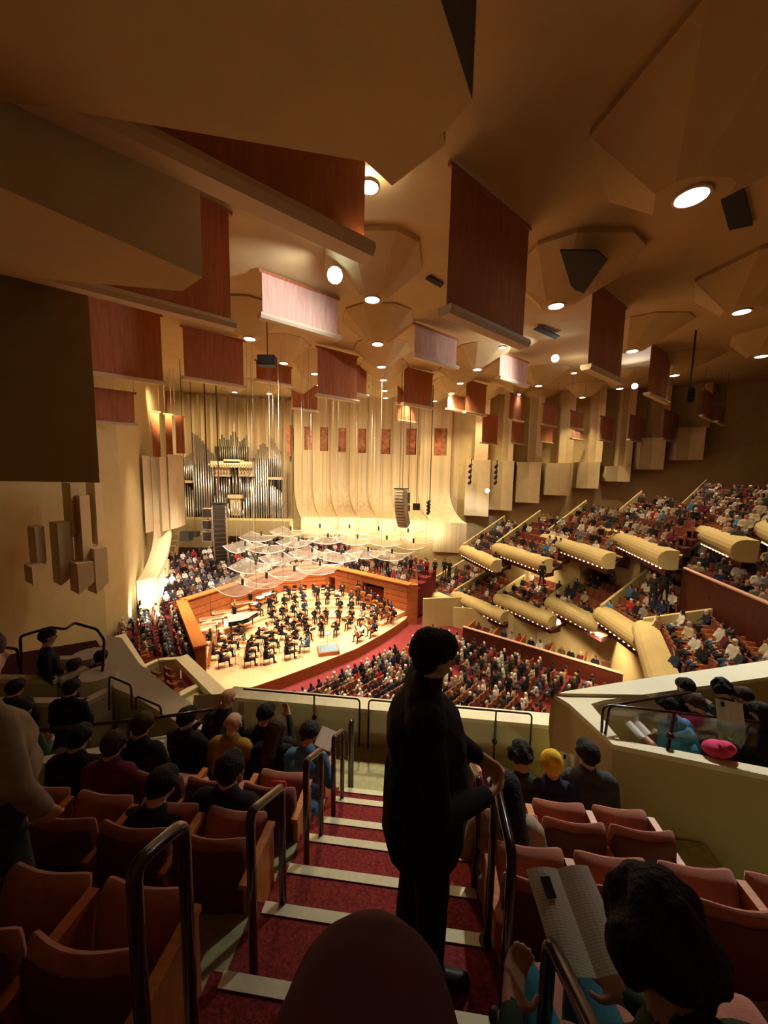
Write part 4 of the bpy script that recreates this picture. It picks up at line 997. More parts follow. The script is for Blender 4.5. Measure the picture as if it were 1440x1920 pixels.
# grand piano
c = PZ(428, 1192, .1); pz = V((c.x, c.y, riser_h(c.x, c.y))); e = empty('grand_piano', pz, 'black grand piano with long lid among the left players', 'piano')
o2 = [(-.75, 0), (.75, 0), (.75, .9), (.45, 1.5), (-.1, 1.9), (-.5, 2.3), (-.75, 2.2)]
Rz = Matrix.Rotation(-1.1, 3, 'Z')
mb = MB(); mb.prism([pz + Rz @ V((x, y, .68)) for x, y in o2], (0, 0, .28)); mb.build('case', 'blackgloss', e)
mb = MB(); mb.prism([pz + Rz @ V((x, y, 1.02)) for x, y in o2], (0, 0, .03)); mb.build('lid', 'pianolid', e)
mb = MB(); mb.box(pz + Rz @ V((0, -.12, .74)), (1.3, .28, .06), R=Rz); mb.build('keyboard', 'paper', e)
for q in ((-.6, .2), (.6, .2), (-.5, 1.9)): mb = MB(); mb.tube([pz + Rz @ V((*q, .68)), pz + Rz @ V((*q, 0))], [.07, .035], 8); mb.build('leg', 'blackgloss', e)
# harps
for i, (px, py) in enumerate(((393, 1248), (404, 1222))):
    c = PZ(px, py, 0); e = empty('harp', c, ('nearest gilt harp at the left corner of the stage', 'gilt harp behind the corner one')[i], 'harp')
    mb = MB(); mb.tube([c + V((0, -.35, .1)), c + V((0, -.42, .9)), c + V((0, -.4, 1.75))], [.05, .045, .06], 8); mb.build('column', 'gilt', e)
    mb = MB(); mb.tube([c + V((0, -.4, 1.75)), c + V((0, -.1, 1.55)), c + V((0, .15, 1.62)), c + V((0, .35, 1.45))], .045, 8); mb.build('neck', 'gilt', e)
    mb = MB(); mb.tube([c + V((0, .38, 1.45)), c + V((0, -.25, .12))], [.06, .16], 8); mb.build('soundbox', 'varnish', e)
    for k in range(10): 
        t = k / 10; mb = MB(); mb.tube([c + V((0, -.3 + .6 * t, 1.62 - .1 * t)), c + V((0, -.25 + .58 * t, .2 + 1.15 * t))], .006, 4); mb.build('string', 'paper', e)
    mb = MB(); mb.box(c + V((0, -.05, .05)), (.4, .8, .1)); mb.build('base', 'gilt', e)
    musician(c.x - .1, c.y + .75, 'clarinet', 'beside the gilt harps')
# timpani, drums and mallet instruments at the back left
for i, (px, py, r) in enumerate(((500, 1120, .42), (512, 1116, .40), (488, 1126, .40), (476, 1133, .37))):
    c = PZ(px, py + 12, .6); z = riser_h(c.x, c.y); c.z = z; e = empty('timpani', c, 'copper kettledrum with pale head, %s of the four from the stage wall' % ['second', 'first', 'third', 'fourth'][i], 'drum', 'kettledrums at the back of the stage')
    mb = MB(); mb.tube([c + V((0, 0, .25)), c + V((0, 0, .35)), c + V((0, 0, .55)), c + V((0, 0, .84))], [.05, r * .6, r * .92, r], 14); mb.build('kettle', 'copper', e, smooth=True)
    mb = MB(); mb.tube([c + V((0, 0, .845)), c + V((0, 0, .87))], [r * .98, r * .96], 14); mb.build('drum_head', 'paper', e)
    for k in range(3): mb = MB(); a = k * 2.1; mb.tube([c + V((r * math.cos(a), r * math.sin(a), .8)), c + V((r * .9 * math.cos(a), r * .9 * math.sin(a), 0))], .02, 5); mb.build('leg', 'dark', e)
c = PZ(440, 1142, .6); c.z = riser_h(c.x, c.y)
e = empty('bass_drum', c, 'big bass drum standing by the left stage wall', 'drum'); mb = MB(); mb.tube([c + V((-.2, 0, .75)), c + V((.2, 0, .75))], .5, 20); mb.build('shell', 'varnish', e)
mb = MB(); mb.tube([c + V((.2, 0, .75)), c + V((.215, 0, .75))], .47, 20); mb.build('drum_head', 'paper', e)
for s in (-1, 1): mb = MB(); mb.tube([c + V((0, .35 * s, .45)), c + V((0, .45 * s, 0))], .025, 5); mb.build('leg', 'dark', e)
for i, (px, py) in enumerate(((420, 1165), (398, 1178), (455, 1152), (385, 1192))):
    c = PZ(px, py, .4); c.z = riser_h(c.x, c.y); e = empty('marimba', c, 'long mallet instrument by the left stage wall, %s from the near end' % ['third', 'second', 'fourth', 'first'][i], 'marimba', 'mallet instruments by the left stage wall')
    mb = MB(); Rz = Matrix.Rotation(.5, 3, 'Z')
    for k in range(14): mb.box(c + Rz @ V((-.75 + k * .115, 0, .88)), (.09, .5 - .02 * k, .03), R=Rz)
    mb.build('bars', 'varnish', e); mb = MB(); mb.box(c + Rz @ V((0, 0, .80)), (1.75, .6, .05), R=Rz); mb.build('frame', 'cream_paint', e)
    for sx in (-.8, .8):
        for sy in (-.25, .25): mb = MB(); mb.tube([c + Rz @ V((sx, sy, .8)), c + Rz @ V((sx, sy, 0))], .025, 5); mb.build('leg', 'dark', e)
for i, (px, py, hh) in enumerate(((505, 1150, 'black'), (596, 1128, 'brown'), (470, 1146, 'grey'), (440, 1168, 'brown'))):
    c = PZ(px, py, .5); c.z = riser_h(c.x, c.y)
    put(body('stand', 'black', 'black', hh, 0), 'person', c, 2.6, 'percussionist in black with %s hair standing %s' % (hh, ['by the kettledrums', 'at the rear centre of the stage', 'between drums and stage wall', 'by the mallet instruments'][i]), 'person')
# empty black chairs and stands in the rear rows
for i, px in enumerate((535, 552, 570, 588, 606, 624, 640)):
    c = PZ(px, 1112 + abs(i - 3), .7); 
    if not inside(c.x, c.y, .5): continue
    c.z = riser_h(c.x, c.y); put(OCHAIR, 'orchestra_chair', c, PI + random.uniform(-.3, .3), 'empty black chair along the rear stage wall', 'chair', 'empty chairs along the rear stage wall')
print('musicians', nm)
# ------------------------------------------------------------------ acrylic canopies hung over the terrace
def canopy(px, py, z, sx, sy, rz, label):
    c = PZ(px, py, z); e = empty('acrylic_canopy', c, label, 'acoustic canopy', 'clear canopies hung behind the stage')
    R_ = Matrix.Rotation(rz, 3, 'Z'); mb = MB(); n = 8
    for i in range(n + 1):
        u = -1 + 2 * i / n
        for v in (-1, 1):
            for t in (0, .03): mb.v.append(c + R_ @ V((u * sx / 2, v * sy / 2, .35 * u * u + .12 * v + t)))
    for i in range(n):
        a = i * 4; b = a + 4
        mb.f += [(a, b, b + 2, a + 2), (a + 1, a + 3, b + 3, b + 1), (a, a + 1, b + 1, b), (a + 2, b + 2, b + 3, a + 3)]
    mb.f += [(0, 2, 3, 1), (n * 4, n * 4 + 1, n * 4 + 3, n * 4 + 2)]; mb.m = [0] * len(mb.f)
    mb.build('panel', 'acrylic', e, smooth=False)
    for v in (-1, 1): mb = MB(); mb.tube([c + R_ @ V((u / 4 * sx / 2, v * sy / 2, .35 * (u / 4) ** 2 + .12 * v)) for u in range(-4, 5)], .03, 5); mb.build('edge_frame', 'whitemetal', e)
    for u in (-.8, .8):
        q = c + R_ @ V((u * sx / 2, 0, .25)); mb = MB(); mb.tube([q, V((q.x, q.y, zc(q.y) + .1))], .012, 4); mb.build('cable', 'cablegrey', e)
    q = c + V((0, 0, .30)); mb = MB(); mb.tube([q, q + V((0, 0, .4))], .09, 8); mb.build('fixture', 'grille', e)
cr = random.Random(3)
spots_ = [(455, 1105, 5.2), (500, 1092, 5.3), (552, 1078, 5.4), (600, 1068, 5.5), (480, 1066, 5.6), (530, 1052, 5.8), (585, 1042, 6.0), (640, 1046, 5.9), (690, 1040, 6.0), (735, 1044, 5.8),
          (505, 1030, 6.3), (560, 1020, 6.5), (615, 1014, 6.6), (670, 1016, 6.6), (725, 1018, 6.5), (775, 1024, 6.3), (545, 1000, 6.9), (600, 995, 7.0), (655, 996, 7.0), (710, 1000, 6.9), (765, 1004, 6.8), (460, 1030, 6.3), (490, 1010, 6.7)]
ordn = ['first', 'second', 'third', 'fourth', 'fifth', 'sixth', 'seventh']
for i, (px, py, z) in enumerate(spots_):
    row = 'lowest' if i < 4 else 'second' if i < 10 else 'third' if i < 16 else 'topmost'
    start = {'lowest': 0, 'second': 4, 'third': 10, 'topmost': 16}[row]
    canopy(px, py, z, 3.3, 2.2, -.35 + cr.uniform(-.35, .35), 'curved clear acrylic canopy, %s from left in the %s row' % (ordn[i - start], row))
# ------------------------------------------------------------------ line-array loudspeakers
def line_array(px0, py0, py1, Y, n, wd, label, sign, gm='grille'):
    top = PY(px0, py0, Y); bot = PY(px0, py1, Y); e = empty('line_array_speaker', top, label, 'loudspeaker'); H = top.z - bot.z; h = H / n
    p = top.copy(); ang = math.radians(-6)
    yaw = math.atan2(-Y, POD[0] + 4 - top.x) + PI / 2
    Rz = Matrix.Rotation(sign, 3, 'Z')
    for i in range(n):
        ang += math.radians(2.9); R_ = Rz @ Matrix.Rotation(ang, 3, 'X'); d = R_ @ V((0, 0, -1))
        c = p + d * h * .5; mb = MB(); mb.box(c, (wd, .75, h * .9), R=R_); b = mb.build('cabinet', 'arraybox', e)
        mb = MB(); mb.box(c + R_ @ V((0, -.40, 0)), (wd * .86, .06, h * .72), R=R_); g_ = mb.build('grille', gm, b)
        p = p + d * h
    mb = MB(); mb.box(top + V((0, 0, .08)), (wd * 1.05, .9, .1), R=Rz); mb.build('fly_frame', 'dark', e)
    for s in (-.3, .3): mb = MB(); q = top + Rz @ V((0, s, .1)); mb.tube([q, V((q.x, q.y, zc(q.y) + .1))], .03, 5); mb.build('cable', 'cablered', e)
line_array(411, 945, 1058, 33, 13, 1.15, 'tall curved line array loudspeaker hanging left, before the organ', .35)
line_array(752, 918, 990, 33, 13, .95, 'tall curved line array loudspeaker hanging right, before the back wall', -.5, 'arraybox')
def hungbox(px0, py0, px1, py1, Y, m, label, dep=.6):
    a = PY(px0, py1, Y); b = PY(px1, py0, Y); c = (a + b) / 2; e = empty('hanging_speaker', c, label, 'loudspeaker')
    mb = MB(); mb.box(c, (abs(b.x - a.x), dep, abs(b.z - a.z))); mb.build('cabinet', m, e)
    mb = MB(); mb.box(c - V((0, dep / 2 + .02, 0)), (abs(b.x - a.x) * .85, .03, abs(b.z - a.z) * .85)); mb.build('grille', 'grille', e)
    mb = MB(); mb.tube([c + V((0, 0, abs(b.z - a.z) / 2)), V((c.x, c.y, zc(c.y) + .1))], .025, 5); mb.build('cable', 'cablered', e)
hungbox(382, 953, 400, 970, 34, 'arraybox', 'upper of the pale framed speakers stacked behind the left line array')
hungbox(382, 975, 400, 992, 34, 'arraybox', 'middle pale framed speaker stacked behind the left line array')
hungbox(382, 996, 400, 1014, 34, 'arraybox', 'lowest pale framed speaker stacked behind the left line array')
hungbox(762, 922, 769, 944, 35, 'arraybox', 'upper slim speaker beside the right line array')
hungbox(762, 946, 769, 958, 35, 'arraybox', 'lower slim speaker beside the right line array')
hungbox(774, 944, 787, 956, 33, 'dark', 'small black box speaker on a bracket right of the right line array')
hungbox(341, 996, 358, 1013, 31, 'dark', 'black box speaker hung before the organ loft')
hungbox(361, 996, 372, 1006, 32, 'dark', 'small black speaker beside the black box before the organ')
hungbox(486, 668, 517, 686, 19, 'dark', 'black projector box hanging from the ceiling left of centre', .5)
for i, (x0, y0, x1, y1, Y, l) in enumerate(((802, 936, 809, 962, 40, 'black stage light cluster beside the last back wall bay'), (878, 866, 888, 908, 42, 'black column of stage lights left on the first right wall fin'), (926, 868, 936, 908, 41, 'black column of stage lights on the second right wall fin'), (1283, 726, 1303, 748, 22, 'black spotlight cluster hanging by the far right coffers'))):
    a = PY(x0, y1, Y); b = PY(x1, y0, Y); c = (a + b) / 2; e = empty('stage_light_cluster', c, l, 'stage lights')
    mb = MB(); mb.tube([V((c.x, c.y, a.z)), V((c.x, c.y, zc(Y) + .1 if i in (0, 3) else b.z + .3))], .05, 6); mb.build('pipe', 'dark', e)
    for k in range(4):
        z = a.z + (b.z - a.z) * (k + .5) / 4; q = V((c.x, c.y, z)); mb = MB(); mb.tube([q, q + V((-.25, -.45, -.2))], [.14, .18], 8); mb.build('lamp_can', 'dark', e)
# floodlights that glare between the coffers
for i, (x, y, tx, ty, l) in enumerate(((628, 516, 560, 560, 'bright cold floodlight at the end of the longest banner beam'), (1041, 672, 965, 690, 'bright cold floodlight among the coffers right of centre'), (1190, 724, 1130, 700, 'bright cold floodlight by the slim banner'), (914, 920, 880, 960, 'glaring white spotlight on the right wall'))):
    p = PZ(x, y, 20.4) if y < 800 else PY(x, y, 41.0); e = empty('floodlight', p, l, 'floodlight')
    tgt = PZ(tx, ty, 20.0) if y < 800 else PY(tx, ty, 43)
    s = 1.0 if i == 0 else .8; d = (V((0, 0, 13)) - p).normalized(); x_, y_ = basis(d)
    mb = MB(); mb.tube([p + V((0, 0, .02)) - d * .35 * s, p - d * .04], [.16 * s, .30 * s], 10); mb.build('housing', 'bar', e)
    mb = MB(); mb.tube([p - d * .035, p + d * .005], .27 * s, 12); mb.build('lens', 'lens_cool', e)
    spot('lamp', p + d * .12 + V((0, -.1, -.25)), tgt, (300, 500, 500, 300)[i], 110, .8, color=(.92, .94, 1.0), radius=.15, parent=e)

# unseen lamps added to brighten the three pale banners
for B, e_ in ((LIT_BANNERS[0], 900), (LIT_BANNERS[1], 1100), (LIT_BANNERS[2], 900)):
    c = B.location + V((0, 0, 1.0)); N_ = V((CD.y, -CD.x, 0)); spot('banner_lamp', c + N_ * 3.2 + CD * .8 + V((0, 0, 2.6)), c, e_, 60, .6, color=(1.0, .93, .82), radius=.12)

# people standing at the back of the right terrace
for i, (px, py, tp, hm) in enumerate(((770, 1046, 'black', 'brown'), (800, 1050, 'red', 'black'), (815, 1050, 'charcoal', 'grey'), (833, 1050, 'black', 'black'), (842, 1052, 'black', 'brown'), (706, 1044, 'black', 'brown'), (716, 1043, 'charcoal', 'black'), (727, 1044, 'black', 'grey'))):
    p = PZ(px, py, 4.9); o = put(body('stand', tp, 'black', hm, 0), 'person', V((p.x, p.y - .3, 3.35)), 2.6, 'person in %s standing at the back of the right terrace, %s from the left' % (tp, ['fourth', 'fifth', 'sixth', 'seventh', 'eighth', 'first', 'second', 'third'][i]), 'person')
for i, (px, py, z) in enumerate(((1228, 1078, 6.4), (1250, 1072, 6.5), (1018, 1056, 5.5))):
    p = PZ(px, py, z + 1.6); put(body('stand', 'black', 'black', 'black', 0), 'person', V((p.x, p.y, z)), 2.2, ['dark figure standing at the top of the lower tier aisle', 'second dark figure standing behind the one in the lower tier aisle', 'dark figure standing at the back of the third lower box'][i], 'person')
for i, (px, py) in enumerate(((925, 1306), (952, 1312))):
    p = PZ(px, py, -.7); put(body('stand', 'black', 'black', 'black', 0), 'person', V((p.x, p.y, floorz(p.x, p.y))), 2.2, ['dark figure standing in the main floor aisle, nearer the stairs', 'dark figure standing in the main floor aisle, further right'][i], 'person')
# ------------------------------------------------------------------ our tier: stairs, platforms, parapets, rails, chairs
AN = math.radians(6.3); UU = V((math.cos(AN), -math.sin(AN), 0)); VV = V((math.sin(AN), math.cos(AN), 0))
def L(u, v, D): return UU * u + VV * v + V((0, 0, 13 - D))
LR = Matrix.Rotation(-AN, 3, 'Z')
def lbox(u0, u1, v0, v1, D0, D1, m, name, **kw):
    mb = MB(); mb.prism([L(u0, v0, D1), L(u1, v0, D1), L(u1, v1, D1), L(u0, v1, D1)], (0, 0, D1 - D0)); return mb.build(name, m, **kw)
U0, U1 = -.90, .44
NV = [-.95, -.57, -.18, .20, .59, .97, 1.36, 1.79, 2.17, 2.57, 2.92, 3.34, 3.67]
ND = [1.06 + .2 * i for i in range(13)]
mb = MB()
for i in range(1, 13):
    v0, v1, D = NV[i - 1], NV[i], ND[i]
    mb.prism([L(U0, v0, 4.4), L(U1, v0, 4.4), L(U1, v1, 4.4), L(U0, v1, 4.4)], (0, 0, 4.4 - D), 0)
    mb.prism([L(U0 + .06, v1 - .055, D - .004), L(U1 - .04, v1 - .055, D - .004), L(U1 - .04, v1 + .004, D - .004), L(U0 + .06, v1 + .004, D - .004)], (0, 0, -.012 + .016), 1)
mb.build('floor_stairs', ['stairs', 'nosing'], kind='structure')
# seating platforms left and right of the stair, every second step
rowsv = [(-.55, .18, 1.66), (.18, .95, 2.06), (.95, 1.72, 2.46), (1.72, 2.50, 2.86), (2.50, 3.31, 3.26), (3.31, 4.62, 3.66)]
for a, b, D in rowsv:
    lbox(-3.4 if D < 3 else -2.75, U0 - .002, a, b, D, 4.4, 'concrete', 'floor', kind='structure')
    lbox(U1 + .002, 3.6 if D < 3.2 else 2.6, a, b, D, 4.4, 'concrete', 'floor', kind='structure')
lbox(U0, U1, 3.67, 4.62, 3.665, 4.4, 'concrete', 'floor', kind='structure')
lbox(-3.4, 3.6, -2.6, -.55, 1.26, 4.4, 'concrete', 'floor', kind='structure')
# front parapet with the cream cap
mb = MB()
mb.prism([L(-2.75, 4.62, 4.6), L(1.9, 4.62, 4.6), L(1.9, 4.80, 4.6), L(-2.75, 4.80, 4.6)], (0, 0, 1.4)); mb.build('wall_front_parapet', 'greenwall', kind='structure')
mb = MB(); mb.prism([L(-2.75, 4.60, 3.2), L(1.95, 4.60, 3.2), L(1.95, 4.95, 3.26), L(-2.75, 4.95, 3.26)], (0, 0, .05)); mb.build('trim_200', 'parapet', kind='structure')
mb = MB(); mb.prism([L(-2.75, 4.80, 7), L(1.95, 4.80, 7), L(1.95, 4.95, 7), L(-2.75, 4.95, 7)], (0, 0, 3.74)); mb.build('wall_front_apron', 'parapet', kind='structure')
# right side box: parapet ring with wide cap, round nose
zt = 10.5
def P5(px, py, z=zt): return PZ(px, py, z)
inner = [P5(1101, 1322), P5(1118, 1330), P5(1162, 1384), P5(1450, 1440)]
outer = [P5(1040, 1302), P5(1090, 1330), P5(1150, 1396), P5(1450, 1456)]
far = [P5(1440, 1239), P5(1175, 1277), P5(1060, 1298)]
mb = MB()
ring_o = [P5(1520, 1226), P5(1175, 1277), P5(1060, 1296), P5(1040, 1303), P5(1068, 1320), P5(1150, 1396), P5(1520, 1470)]
ring_i = [P5(1520, 1258), P5(1250, 1296), P5(1130, 1313), P5(1108, 1320), P5(1118, 1332), P5(1162, 1386), P5(1520, 1455)]
for i in range(len(ring_o) - 1):
    a, b, c, d = ring_o[i], ring_o[i + 1], ring_i[i + 1], ring_i[i]
    mb.prism([a, b, c, d], (0, 0, -.05))
mb.build('trim_201', 'parapet', kind='structure')
mb = MB()
for i in range(len(ring_o) - 1):
    a, b, c, d = ring_o[i], ring_o[i + 1], ring_i[i + 1], ring_i[i]
    mb.prism([V((p.x, p.y, zt - .051)) for p in (a, b, c, d)], (0, 0, -2.2 if i > 3 else -1.3))
mb.build('wall_right_box', 'plaster', kind='structure')
# bulging round nose of that parapet, facing the hall
mb = MB(); c = P5(1062, 1312); ang = []
nose = []
for i in range(13):
    t = i / 12; y = 1300 + 150 * t; x = 1040 - 14 * math.sin(PI * t) ** .7 + 6 * t
    nose.append(PP(x, y, L(1.62, 4.2, 2.5), VV))
top_ = [PP(1040 + 55 * min(1, t * 2), 1300 + 5 * t, L(1.62, 4.2, 2.5), VV) for t in (0.5,)]
poly = nose + [PP(1110, 1450, L(1.62, 4.2, 2.5), VV), PP(1108, 1325, L(1.62, 4.2, 2.5), VV), PP(1062, 1300, L(1.62, 4.2, 2.5), VV)]
mb.prism(poly, VV * .10 + UU * .9); mb.build('wall_right_nose', 'plaster', kind='structure')
mb = MB(); fl = [V((p.x, p.y, 9.55)) for p in ring_i]; mb.prism(fl, (0, 0, -.1)); mb.build('floor', 'concrete', kind='structure')
# left boxes: near parapet, long diagonal parapet and the small ones
def capwall(pts, z, wd, h, name='trim_210', m='parapet', wallm='greenwall', wn='wall_left_box'):
    for a, b in zip(pts[:-1], pts[1:]):
        mb = MB(); mb.beam(a - V((0, 0, .03)), b - V((0, 0, .03)), wd, .06); mb.build(name, m, kind='structure')
        mb = MB(); d = (b - a).normalized(); n = V((-d.y, d.x, 0)) * wd * .4
        mb.prism([a - n - V((0, 0, .06)), a + n - V((0, 0, .06)), b + n - V((0, 0, .06)), b - n - V((0, 0, .06))], (0, 0, -h)); mb.build(wn, wallm, kind='structure')
z1 = 10.45
capwall([PZ(-60, 1452, z1), PZ(50, 1430, z1), PZ(310, 1385, z1)], z1, .10, 1.5, 'trim_210')
z2 = 9.8
dp = [(200, 1190), (228, 1196), (262, 1245), (330, 1298), (408, 1352), (398, 1376), (330, 1352), (250, 1305), (215, 1290), (186, 1240)]
mb = MB(); mb.prism([PZ(x, y, z2) for x, y in dp], (0, 0, -.08)); mb.build('trim_211', 'parapet', kind='structure')
mb = MB(); mb.prism([PZ(x, y, z2) - V((0, 0, .081)) for x, y in dp], (0, 0, -2.4)); mb.build('wall_left_diagonal', 'greenwall', kind='structure')
capwall([PZ(-40, 1312, 10.0), PZ(160, 1313, 10.0), PZ(203, 1292, 10.0)], 10.0, .12, 1.3, 'trim_212')
capwall([PZ(-40, 1268, 9.95), PZ(110, 1271, 9.95), PZ(162, 1250, 9.95)], 9.95, .13, 1.3, 'trim_213')
capwall([PZ(92, 1234, 9.8), PZ(147, 1232, 9.8), PZ(182, 1214, 9.8)], 9.8, .14, 1.3, 'trim_214')
for cx, cy, z, s in ((185, 1262, 9.97, .24), (166, 1226, 9.85, .24), (238, 1268, 9.75, .3)):
    c = PZ(cx, cy, z); mb = MB(); mb.tube([c, c - V((0, 0, 1.2))], s, 16); mb.build('trim_215', 'parapet', kind='structure')
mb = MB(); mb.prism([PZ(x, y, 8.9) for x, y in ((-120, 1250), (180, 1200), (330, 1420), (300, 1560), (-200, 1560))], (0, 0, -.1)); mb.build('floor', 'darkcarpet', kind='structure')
mb = MB(); mb.prism([PZ(x, y, 8.9) - V((0, 0, .12)) for x, y in ((-120, 1250), (186, 1200), (230, 1250), (-120, 1420))], (0, 0, -6)); mb.build('wall_left_pier', 'greenwall', kind='structure')
# small box next to the stage with its empty seats
zb = 4.5
ring = [PZ(250, 1257, zb), PZ(297, 1236, zb), PZ(338, 1233, zb), PZ(405, 1300, zb), PZ(345, 1303, zb), PZ(293, 1303, zb)]
capwall(ring[:3], zb, .22, 1.6, 'trim_216'); capwall([PZ(282, 1302, zb), PZ(335, 1303, zb), PZ(378, 1280, zb)], zb, .25, 3.2, 'trim_217')
mb = MB(); a, b = PZ(340, 1236, zb), PZ(452, 1345, zb); mb.beam(a, b, .5, .3); mb.build('trim_218', 'parapet', kind='structure')
mb = MB(); a, b = PZ(222, 1196, zb + .6), PZ(262, 1262, zb); mb.beam(a, b, .55, .3); mb.build('trim_218', 'parapet', kind='structure')
mb = MB(); mb.prism([V((p.x, p.y, zb - 1.0)) for p in ring], (0, 0, -.2)); mb.build('floor', 'darkcarpet', kind='structure')
mb = MB(); a, b = PZ(372, 1295, zb), PZ(418, 1330, zb); mb.tube([V((a.x, a.y, zb - .2)), V((a.x, a.y, zb - 1.6))], .9, 20); mb.build('wall_round_end', 'greenwall', kind='structure')
for i in range(3):
    for j in range(4):
        t, s = (i + .7) / 3.4, (j + .7) / 4.6
        p = ring[5].lerp(ring[4], .1).lerp(ring[1], 0); p = (ring[0].lerp(ring[2], t)).lerp(ring[5].lerp(ring[4], t), s)
        o = bpy.data.objects.new('theatre_chair', SEATME); col.objects.link(o); o.location = (p.x, p.y, zb - 1.0); o.rotation_euler.z = -.6
        tag(o, 'empty orange armed seat in the small box beside the stage', 'chair', 'seats in the small box beside the stage')
# ------------------------------------------------------------------ handrails
def bent(pts, r, n=10, seg=4, rad=.05):
    out = [pts[0]]
    for a, b, c in zip(pts[:-2], pts[1:-1], pts[2:]):
        d0 = (a - b).normalized(); d1 = (c - b).normalized(); k = min(rad, (a - b).length / 2, (c - b).length / 2)
        for i in range(seg + 1):
            t = i / seg; p = (b + d0 * k).lerp(b, t).lerp(b.lerp(b + d1 * k, t), t); out.append(p)
    return out + [pts[-1]]
def rail(u, va, vb, Da, Db, h, r, label):
    e = empty('handrail', L(u, va, Da), label, 'handrail', 'handrails along the stairs')
    mb = MB(); mb.tube(bent([L(u, va, Da), L(u, va, Da - h), L(u, vb, Db - h), L(u, vb, Db)], r), r, 10); mb.build('tube', 'railmetal', e, smooth=True)
    for v, D in ((va, Da), (vb, Db)): mb = MB(); mb.tube([L(u, v, D), L(u, v, D - .012)], r * 2.0, 12); mb.build('foot_plate', 'railmetal', e)
rr = .021
nth = ['nearest', 'second', 'third', 'fourth', 'fifth']
for k, (va, i) in enumerate(((.62, 5), (1.44, 6), (2.22, 8), (2.98, 10), (3.72, 12))):
    Da = ND[[j for j in range(13) if NV[j] > va][0]] if va < 3.67 else 3.665; vb = va + .36; Db = ND[[j for j in range(13) if NV[j] > vb][0]] if vb < 3.67 else 3.665
    if k == 4: vb = va + .12; Db = 3.665
    if k == 0: va, vb, Da, Db = .80, 1.0, 1.98, 2.06
    rail(-.74, va, vb, Da, Db, .93, rr, 'dark bronze inverted U handrail left of the stairs, %s from the camera' % nth[k])
for k, va in enumerate((.62, 1.40, 2.22, 2.98)):
    vb = va + .36; Da = ND[[j for j in range(13) if NV[j] > va][0]]; Db = ND[[j for j in range(13) if NV[j] > vb][0]]
    rail(.395, va, vb, Da, Db, .93, rr, 'dark bronze inverted U handrail right of the stairs, %s from the camera' % nth[k])
# thin safety rails in front of the parapet
def saferail(pts, r, label, posts=()):
    e = empty('safety_rail', pts[0], label, 'safety rail'); mb = MB(); mb.tube(bent(pts, r, rad=.06), r, 8); mb.build('top_tube', 'railmetal', e, smooth=True)
    for a, b in posts:
        mb = MB(); mb.tube([a, b], r, 8); p = mb.build('post', 'railmetal', e); mb = MB(); c = a.lerp(b, .62); mb.ell(c, (.035, .035, .035), 8, 6); mb.build('bracket', 'railmetal', p)
e1 = [L(-2.4, 4.55, 2.98), L(-.78, 4.55, 2.98), L(-.78, 4.55, 3.66)]
saferail(e1, .012, 'thin dark safety rail on the left half of the front parapet', [(L(-1.40, 4.55, 2.98), L(-1.40, 4.55, 3.5))])
e2 = [L(-.66, 4.55, 3.66), L(-.66, 4.55, 2.98), L(1.42, 4.55, 2.98), L(1.42, 4.55, 3.66)]
saferail(e2, .012, 'thin dark safety rail across the right half of the front parapet', [(L(.98, 4.55, 2.98), L(.98, 4.55, 3.66))])
for k, (u0, u1) in enumerate(((-2.3, -1.42), (-1.38, -.80), (-.64, .96), (1.0, 1.40))):
    mb = MB(); mb.prism([L(u0, 4.56, 3.64), L(u1, 4.56, 3.64), L(u1, 4.565, 3.64), L(u0, 4.565, 3.64)], (0, 0, .62)); tag(mb.build('glass_panel', 'glass'), 'clear glass panel under the safety rail, %s from the left' % nth[k + 1].replace('second', 'first').replace('third', 'second').replace('fourth', 'third').replace('fifth', 'fourth'), 'glass panel')
q = lambda x, y, D: PZ(x, y, 13 - D)
a = q(1296, 1298, 2.27); b = q(1130, 1325, 2.27); c = q(1143, 1322, 2.27); d = q(1425, 1354, 2.27)
saferail([q(1128, 1372, 2.5), b, a], .013, 'bronze safety rail along the far edge of the right box')
saferail([q(1135, 1375, 2.5), c, d], .013, 'bronze safety rail along the near edge of the right box', [(q(1264, 1338, 2.27), q(1252, 1408, 2.5))])
a = c.copy(); b2 = d.copy(); mb = MB(); mb.prism([a, b2, b2 - V((0, 0, .25)), a - V((0, 0, .25))], (0, .004, 0)); tag(mb.build('glass_panel', 'glass'), 'clear glass panel in the near rail of the right box', 'glass panel')
saferail([q(0, 1378, 2.4), q(300, 1345, 2.4), q(398, 1330, 2.4)], .016, 'long dark rail above the near left box parapet', [(q(242, 1352, 2.4), q(244, 1412, 2.55)), (q(-20, 1380, 2.4), q(-20, 1440, 2.55))])
saferail([q(205, 1330, 3.1), q(205, 1268, 2.9), q(246, 1285, 2.9), q(248, 1330, 3.1)], .014, 'upright dark hoop rail on the diagonal left parapet')
saferail([q(255, 1330, 3.1), q(255, 1305, 3.0), q(302, 1325, 3.0), q(302, 1345, 3.1)], .013, 'low dark hoop rail further down the diagonal left parapet')
saferail([q(40, 1262, 3.4), q(38, 1193, 2.55), q(95, 1176, 2.5), q(122, 1180, 2.5), q(140, 1168, 2.5), q(182, 1180, 2.5), q(196, 1200, 2.7), q(190, 1290, 3.2)], .02, 'dark bent rail around the farthest left box')
saferail([q(-20, 1210, 2.6), q(32, 1217, 2.6), q(40, 1262, 3.2)], .02, 'short dark rail at the left edge behind the standing usher')
